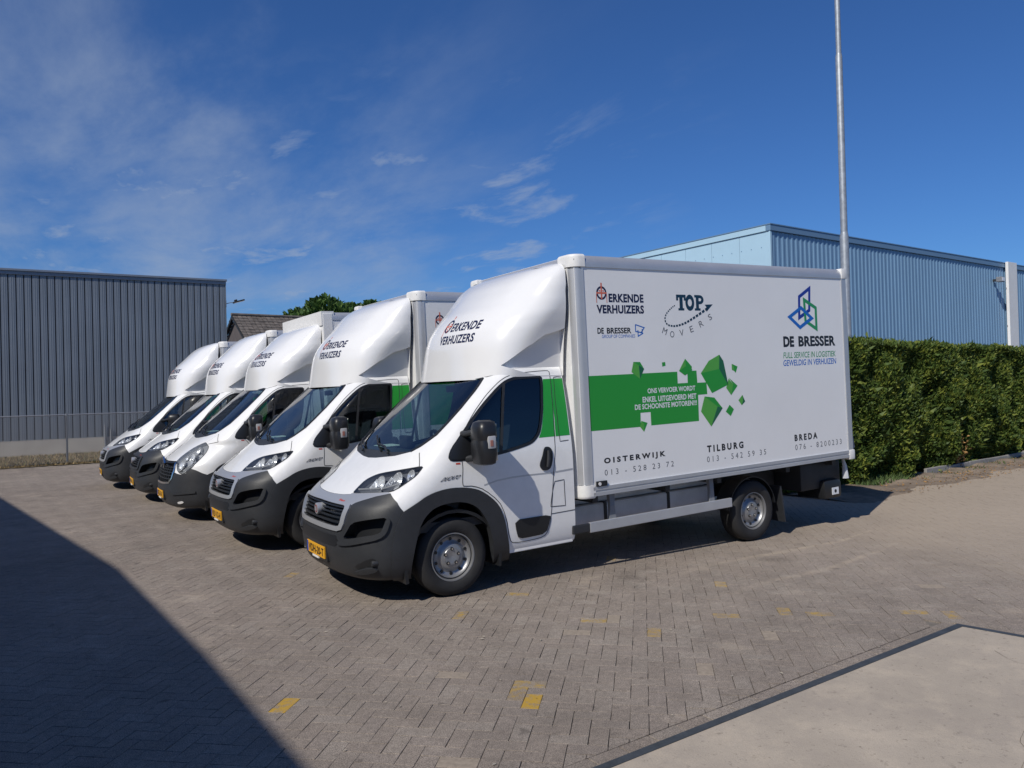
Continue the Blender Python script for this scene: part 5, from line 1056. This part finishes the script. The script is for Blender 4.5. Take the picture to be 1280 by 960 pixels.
def cab(t, kind='a', silver='silver', plate='VDH-20-T'):
    S = CAB if kind == 'a' else MASC
    if kind == 'a': regs = [('wheel_hole', OPEN), ('wheel_arch', ARCH), ('grille_hole', GR), ('grille_frame', GRF), ('intake', INTAKE), ('headhole', HEAD), ('nose', NOSE), ('bumper', BUMP), ('windscreen', WS), ('cowl', COWL), ('window', SW), ('door', DOOR), ('hood', HOOD)]
    else: regs = [('wheel_hole', OPEN), ('wheel_arch', MARCH), ('headhole', MHEAD), ('grille_hole', MGR), ('bumper', MBUMP), ('windscreen', WS), ('cowl', COWL), ('window', SW), ('door', DOOR), ('hood', MHOOD)]
    UV, R = partition(S, regs)
    b = panel('cab_body', S, UV, R['body'], MT['white'], t)
    for sd in (1, -1):
        d = panel('door', S, UV, R['door'], MT['white'], t, .001, sides=(sd,))
        g = panel('side_window', S, UV, R['window'], MT['glass_side'], d, -.004, sides=(sd,))
        # rubber frame, divider, mirror base
        ring = resample(SW, .02); strip('window_seal', S, [ring + [ring[0]]], MT['plastic2'], g, .030, .004, (sd,))
        strip('window_divider', S, [DIVIDER], MT['under'], g, .030, .005, (sd,))
        patch('mirror_base', S, chaikin([(.885, 10.15), (.876, 11.0), (.882, 11.9), (.99, 11.4), (1.06, 10.7), (1.08, 10.02), (.95, 10.03)], 1), MT['plastic2'], d, .012, .0, .04, (sd,))
        patch('kick_panel', S, chaikin([(1.585, 3.73), (1.70, 3.73), (1.824, 3.72), (1.82, 3.4), (1.795, 2.52), (1.70, 2.46), (1.617, 2.46), (1.60, 3.0)], 1), MT['plastic2'], d, .010, .0, .04, (sd,))
        hd = patch('handle', S, chaikin([(1.70, 8.7), (1.715, 9.6), (1.72, 10.35), (1.765, 10.35), (1.80, 10.0), (1.812, 9.2), (1.806, 8.4), (1.78, 8.15), (1.74, 8.2)], 2), MT['plastic2'], d, .012, .0, .03, (sd,))
        q = S.at([(1.752, 10.0), (1.762, 9.2), (1.765, 8.5)], .03)[0] * np.array([1, sd, 1]); mb = MB(); mb.tube([tuple(p) for p in q], [.014, .018, .014], 8); obj('grip', mb, MT['plastic'], hd, 50, xf=rk)
        # flat grey strip: the shade along the door's pressed ledge, put in as colour
        strip('door_crease_shade', S, [[(1.324, 7.42), (1.40, 7.75), (1.509, 7.89), (1.632, 7.90), (1.841, 7.83)]], MT['alu'], d, .016, .0018, (sd,))
    for sd in (1, -1): strip('rear_crease_shade', S, [[(1.85, 7.88), (1.995, 7.98)]], MT['alu'], b, .016, .0018, (sd,))  # same ledge shade, carried on as a grey strip behind the door
    panel('hood', S, UV, R['hood'], MT['white'], t, .001)
    panel('cowl', S, UV, R['cowl'], MT['plastic'], t, -.004)
    ws = panel('windscreen', S, UV, R['windscreen'], MT['glass_front'], t, -.003)
    edge = [(0, 15.11), (.362, 15.02), (.60, 14.94), (.655, 14.88), (.668, 14.8), (.686, 13.8), (.693, 13.06), (.682, 12.42), (.664, 11.85), (.594, 11.22), (.534, 10.84)]
    strip('screen_border', S, [edge], MT['plastic2'], ws, .035, .0025)
    for us in ([(.02, 10.55), (.18, 10.75), (.40, 10.83)], [(.42, 10.75), (.50, 11.2), (.56, 11.9)]): pass
    wp = MB(); wpb = MB()
    def SU(u, v, off): X = S.at([(abs(u), v)], off)[0][0]; return (X[0], X[1] if u > 0 else -X[1], X[2])
    for a, bl in (([(.30, 10.45), (.16, 10.9), (-.02, 11.02)], [(.13, 10.62), (-.02, 11.02), (-.22, 11.55)]), ([(-.18, 10.4), (-.33, 10.8), (-.45, 11.2)], [(-.26, 10.78), (-.45, 11.2), (-.55, 11.9)])):
        wm = MB(); wm.tube([SU(*q, .028) for q in resample(a, .05, False)], .011, 6); wo = obj('wiper', wm, MT['plastic2'], t, 50, xf=rk)
        wm = MB(); wm.tube([SU(*q, .015) for q in resample(bl, .05, False)], .009, 6); obj('blade', wm, MT['plastic2'], wo, 50, xf=rk)
    for sd in (1, -1): panel('wheel_arch', S, UV, R['wheel_arch'], MT['plastic'], t, .016, -.06, sides=(sd,))
    bm = panel('bumper', S, UV, R['bumper'], MT['plastic'], t, .004, -.02)
    GRP = GR if kind == 'a' else MGR
    gl = patch('grille', S, GRP, MT['plastic2'], t, -.07, .004, .05)
    if kind == 'a':
        panel('grille_frame', S, UV, R['grille_frame'], MT[silver], t, .020, -.02)
        panel('nose_trim', S, UV, R['nose'], MT[silver], t, .003, -.02)
        for i in range(5):
            v = 4.62 + i * .34; sl = [(0, v + .10), (.40, v + .10), (.40, v - .06), (0, v - .06)]; patch('slat', S, sl, MT['plastic2'], gl, -.005, -.045, .05)
        for sd in (1, -1):
            patch('air_intake', S, INTAKE, MT['plastic2'], bm, -.10, .0, .04, (sd,))
            patch('intake_lip', S, LIP, MT['plastic'], bm, .026, .0, .03, (sd,))
            fr_ = patch('fog_recess', S, chaikin([(.56, 2.0), (.70, 2.75), (.745, 2.55), (.745, 1.9), (.60, 1.75)], 1), MT['plastic2'], bm, .006, .0, .04, (sd,))
            patch('lower_lip', S, chaikin([(.545, 1.50), (.671, 1.98), (.735, 2.0), (.763, 1.77), (.658, 1.45)], 1), MT['plastic'], bm, .03, .0, .03, (sd,))
            X, n = S.at([(.72, 2.32)], .012); X = X[0] * np.array([1, sd, 1]); q = MB(); q.lathe([(.0, -.012), (.022, -.012), (.026, 0.), (.026, .04)], tuple(X), 14, 'x'); obj('fog_light', q, MT['plastic'], bm, 50, xf=rk)
        patch('lower_grille', S, [(0, 3.75), (.36, 3.78), (.40, 3.45), (.36, 3.2), (0, 3.2)], MT['plastic2'], bm, .008, .004, .04)
        X = S.at([(0, 5.3)], 0)[0][0]
        q = MB(); q.lathe([(.0, -.028), (.036, -.030), (.042, -.034), (.052, -.030), (.054, -.01), (.052, .05)], tuple(X), 28, 'x'); em = obj('badge', q, MT['silver'], t, 50, xf=rk)
        q = MB(); q.lathe([(.0, -.0335), (.037, -.0335), (.037, -.03)], tuple(X), 28, 'x'); obj('badge_field', q, MT['red_dark'], em, 50, xf=rk)
        q = MB()
        for dy in (-.018, -.006, .006, .018): q.box(X[0] - .037, X[0] - .033, X[1] + dy - .003, X[1] + dy + .003, X[2] - .02, X[2] + .02)
        tag(obj('badge_bars', q, MT['alu'], em, xf=rk), kind='stuff')
        V, F = text2d('Fiat', 1., .02); decal('maker_mark', S, V, F, (-.36, -.47, .915, .932), MT['red'], t, .006)
        headlamp(t, S, HEAD)
        # model name on the front wing
        V, F = text2d('DUCATO', 1.0, .03, .12)
        for sd in (1, -1):
            mb = MB(); Pn = []
            for a, c in V: q = S.at([(.955 + .125 * (a if sd > 0 else 1 - a), 8.30 + .34 * c + .08 * a)], .003)[0][0]; Pn.append((q[0], q[1] * sd, q[2]))
            mb.v = Pn; mb.f = list(F); obj('model_name', mb, MT['inkgrey'], b, fix=False, xf=rk)
    else:
        for i in range(5):
            v = 4.15 + i * .40
            patch('slat', S, [(0, v + .06), (.40, v + .06), (.40, v - .04), (0, v - .04)], MT['plastic'], gl, -.012, -.04, .05)
        for i in range(5):
            u = .06 + i * .08; patch('grille_bar', S, [(u, 6.0), (u + .012, 6.0), (u + .012, 3.9), (u, 3.9)], MT['plastic'], gl, -.016, -.04, .05)
        strip('grille_rim', S, [[(0, 3.70), (.18, 3.70), (.36, 3.80), (.42, 4.3), (.44, 5.2), (.43, 5.7), (.37, 6.6)]], MT['chrome'], gl, .03, .012)
        patch('grille_bar', S, [(0, 6.6), (.34, 6.7), (.36, 6.5), (0, 6.3)], MT['plastic2'], gl, .006, -.03, .04)
        X = S.at([(0, 6.3)], 0)[0][0]; q = MB(); q.prism([(X[1] - .06, X[2]), (X[1], X[2] + .10), (X[1] + .06, X[2]), (X[1], X[2] - .10)], 'x', X[0] - .035, X[0] - .01); q2 = obj('badge', q, MT['chrome'], t, xf=rk)
        q = MB(); q.prism([(X[1] - .03, X[2]), (X[1], X[2] + .05), (X[1] + .03, X[2]), (X[1], X[2] - .05)], 'x', X[0] - .037, X[0] - .034); obj('badge_field', q, MT['plastic2'], q2, xf=rk)
        for sd in (1, -1):
            patch('air_intake', S, [(.47, 3.3), (.77, 3.72), (.775, 3.1), (.47, 2.85)], MT['plastic2'], bm, -.06, .004, .04, (sd,))
            patch('intake_lip', S, [(.46, 2.8), (.775, 3.05), (.78, 2.85), (.46, 2.62)], MT['plastic'], bm, .022, .0, .04, (sd,))
            patch('fog_light', S, chaikin([(.53, 1.7), (.62, 1.85), (.64, 1.6), (.55, 1.4)], 1), MT['clear_white'], bm, .012, .0, .03, (sd,))
        headlamp(t, S, MHEAD, kind='b')
    # shut lines
    L_ = [DOOR + [DOOR[0]], [(.631, 10.75), (.663, 10.3), (.707, 9.66)], [(.574, 9.39), (.705, 9.66)], HEDGE_ if kind == 'a' else [(0, 6.7), (.33, 6.85)], [(1.853, 6.76), (1.924, 6.84), (1.932, 4.16), (1.828, 4.23), (1.853, 6.76)], [(1.83, 3.75), (2.0, 3.78)], [(1.809, 14.6), (1.88, 14.65), (1.97, 14.6)], [(1.809, 14.6), (1.830, 13.41), (1.864, 12.23), (1.884, 10.71), (1.97, 10.75)], [(0, 15.27), (.54, 15.14), (.70, 15.02), (.80, 15.4), (.90, 16.2)]]
    for sd in (1, -1):
        tag(strip('shut_line', S, L_, MT['gap'], b, .007, .0026, (sd,)), kind='stuff'); strip('lamp_gap', S, [HEAD + [HEAD[0]]] if kind == 'a' else [MHEAD + [MHEAD[0]]], MT['gap'], b, .009, .003, (sd,))
    for sd in (1, -1): strip('sticker', S, [[(.962, 9.70), (.997, 9.68)]], MT['red'], b, .014, .002, (sd,))
    # green band round the cab behind the door window
    if kind == 'a':
        for sd in (1, -1):
            patch('green_band', S, [(1.58, 14.46), (1.66, 14.46), (1.738, 14.46), (1.785, 13.30), (1.820, 12.2), (1.834, 11.15), (1.665, 11.15), (1.680, 11.5), (1.686, 11.85), (1.683, 12.43), (1.668, 12.95), (1.625, 13.58)], MT['green'], t, .0022, None, .03, (sd,))
            patch('green_band', S, [(1.746, 14.46), (1.99, 14.46), (1.99, 11.15), (1.840, 11.15), (1.828, 12.2), (1.793, 13.30)], MT['green'], t, .0022, None, .03, (sd,))
    # back wall of the cab, roof and inner lining
    j0 = int(1.42 * S.NV); rr = [tuple(S.G[j, -1]) for j in range(j0, len(S.G), 4)]; mb = MB(); n = len(rr); V = rr + [(p[0], -p[1], p[2]) for p in rr]; mb.add(V, [(i, i + 1, n + i + 1, n + i) for i in range(n - 1)]); obj('rear_wall', mb, MT['white'], t, xf=rk)
    body_in = np.concatenate([R['body'], R['door']]); cenv = UV[body_in].mean(1); body_in = body_in[(cenv[:, 1] > 3)]
    panel('cab_lining', S, UV, body_in[:, ::-1][:, ::-1], MT['trim'], t, -.03)
    mb = MB(); mb.tube([tuple(S.at([(.99, 1.2)])[0][0]), tuple(S.at([(1.1, .3)])[0][0])], .004, 4)
    # step plate below the door
    for sd in (1, -1):
        A = S.at([(1.56, 1.42), (1.99, 1.42)])[0]; x0, x1 = A[0][0], A[1][0]; a, c = sorted((sd * .90, sd * .985)); q = MB(); q.box(x0, x1, a, c, .30, .345, .008); obj('sill', q, MT['white'], t, xf=rk)
    numberplate(t, S, plate)
    interior(t)
    for sd in (-1, 1): mirror(t, sd)
    return S

def deflector(t, S=None):
    S = S or SPOIL; UVg = [(u, v) for u in np.linspace(0, 2, 61) for v in np.linspace(0, S.V, 61)]
    REC = [(.791, .93), (.876, 1.32), (.976, 1.79), (1.274, 2.5), (1.8, 2.9), (2.0, 3.1), (2.0, .05), (1.4, .1), (1.0, .45)]
    UV, F = cdt(UVg, [resample(REC, .02)]); UV[:, 0] = np.where(np.abs(UV[:, 0]) < 1e-4, 0, UV[:, 0]); cen = UV[F].mean(1); k = (cen[:, 0] > 0) & (cen[:, 0] < 2) & (cen[:, 1] > 0) & (cen[:, 1] < S.V); F = F[k]; cen = cen[k]; q = inpoly(REC, cen)
    # shallow ribs run up the top from the shoulders of the front face
    def ribs(uv):
        y = np.abs(S._bl(S.G, uv)[:, 1]); v = uv[:, 1]; w_ = np.clip((v - 4.7) / 2, 0, 1) * np.clip((9.5 - v) / 2, 0, 1) * (uv[:, 0] < 1)
        return w_ * (.016 * np.exp(-((y - .50 - .025 * v) / .05) ** 2) - .010 * np.exp(-((y - .34 - .02 * v) / .12) ** 2))
    d = panel('roof_deflector', S, UV, F[~q], MT['white_gel'], t, 0., None, curve=ribs)
    for sd in (1, -1): panel('side_recess', S, UV, F[q], MT['white_gel'], d, -.05, .0, sides=(sd,))
    j = range(4, len(S.G), 4); rr = [tuple(S.G[q_, -1] * np.array([1, .88, 1])) for q_ in j]; rr = [(p[0] - .12, p[1], p[2] - .03) for p in rr]; mb = MB(); n = len(rr); V = rr + [(p[0], -p[1], p[2]) for p in rr]; mb.add(V, [(i, i + 1, n + i + 1, n + i) for i in range(n - 1)]); obj('rear_gap_shade', mb, MT['plastic2'], d, xf=rk)  # black sheet added for the shadow in the gap between deflector and box
    V, F2 = text2d('ERKENDE', 1.06, .03); decal('lettering', S, V, F2, (-.06, -.55, 2.495, 2.585), MT['navy'], d)
    V, F2 = text2d('VERHUIZERS', 1.06, .03); decal('lettering', S, V, F2, (.11, -.53, 2.365, 2.455), MT['navy'], d)
    V, F2 = circle2d(28, .74); decal('crest_ring', S, V, F2, (.10, -.04, 2.49, 2.63), MT['navy'], d)
    V, F2 = joinVF([rect(.44, .56, .05, 1.28), rect(.05, .44, .44, .56), rect(.56, .95, .44, .56), rect(-.02, .04, -.28, .35), rect(.2, .36, .62, .70), rect(.64, .80, .62, .70), rect(.2, .36, .3, .38), rect(.64, .80, .3, .38)]); decal('crest_cross', S, V, F2, (.10, -.04, 2.49, 2.63), MT['orange'], d, .004)
    return d

def truck(kind, label, group, silver='silver', plate='VDH-20-T', boxv='round', lettered=True):
    t = empty('box_truck', (0, 0, 0), label, 'truck', group)
    cab(t, kind, silver, plate); deflector(t, None if kind == 'a' else SPOIL_LOW); chassis(t); cb = box_cargo(t, boxv)
    if lettered: livery(cb)
    return t
GRPN = 'white box trucks parked side by side'
t1 = truck('a', 'nearest white box truck, its long side with the green block and cubes facing the viewer', GRPN); t1.location = (0, 1.025, 0)
def plate_swap(t, txt):
    for c in list(t.children):
        if c.name.split('.')[0] == 'number_plate':
            for g in list(c.children):
                if g.name.split('.')[0] == 'plate_lettering':
                    V, F = text2d(txt, 1.05, .02); me = bpy.data.meshes.new('plate_lettering'); me.from_pydata([rk((-.9802, .205 - .445 * a, .397 + .076 * b)) for a, b in V], [], list(F)); me.materials.append(MT['plate_ink']); g.data = me
def place(t, x, y, a, label, txt, dz=0., boxdz=0.):
    t.location = (x, y + 1.025, 0); t.rotation_euler = (0, 0, a); t['label'] = label
    if txt: plate_swap(t, txt)
    for c in t.children:
        n = c.name.split('.')[0]
        if n in ('wheel', 'rear_axle', 'rear_mudguard', 'mud_flap', 'front_axle'): continue
        c.location.z += dz + (boxdz if n == 'cargo_box' else 0)
    return t
t2 = place(copy_tree(t1), -.332, 3.053, .029, 'second white box truck in the row, right behind the nearest one', 'VLP-12-H')
t5 = place(copy_tree(t1), -1.081, 11.677, .0, 'farthest white box truck, at the left end of the row before the wire fence', 'VKD-78-B', -.05, -.05)
t3 = truck('b', 'middle white box truck with tall upright headlights and a black mesh grille', GRPN, plate='VGZ-31-K', boxv='square', lettered=False); place(t3, -.612, 6.0, .016, t3['label'], None)
t4 = place(copy_tree(t1), -.746, 8.832, .0, 'fourth white box truck with an all-dark grille, between the farthest one and the middle one', 'VPR-45-S', -.04, -.03)
for c in t4.children:
    if c.name.split('.')[0] in ('grille_frame', 'nose_trim'): c.data = c.data.copy(); c.data.materials[0] = MT['plastic']

# the two farthest trucks have their mirrors folded back against the doors
for t in (t4, t5):
    for c in t.children:
        if c.name.split('.')[0] == 'wing_mirror':
            sg = -1 if c.data.vertices[0].co.y < 0 else 1; hx, hy = .17, sg * .99; a = sg * math.radians(-68); R_ = Matrix.Rotation(a, 3, 'Z'); h = Vector((hx, hy, 0)); c.rotation_euler.z = a; c.location = h - R_ @ h + Vector((0, 0, c.location.z))
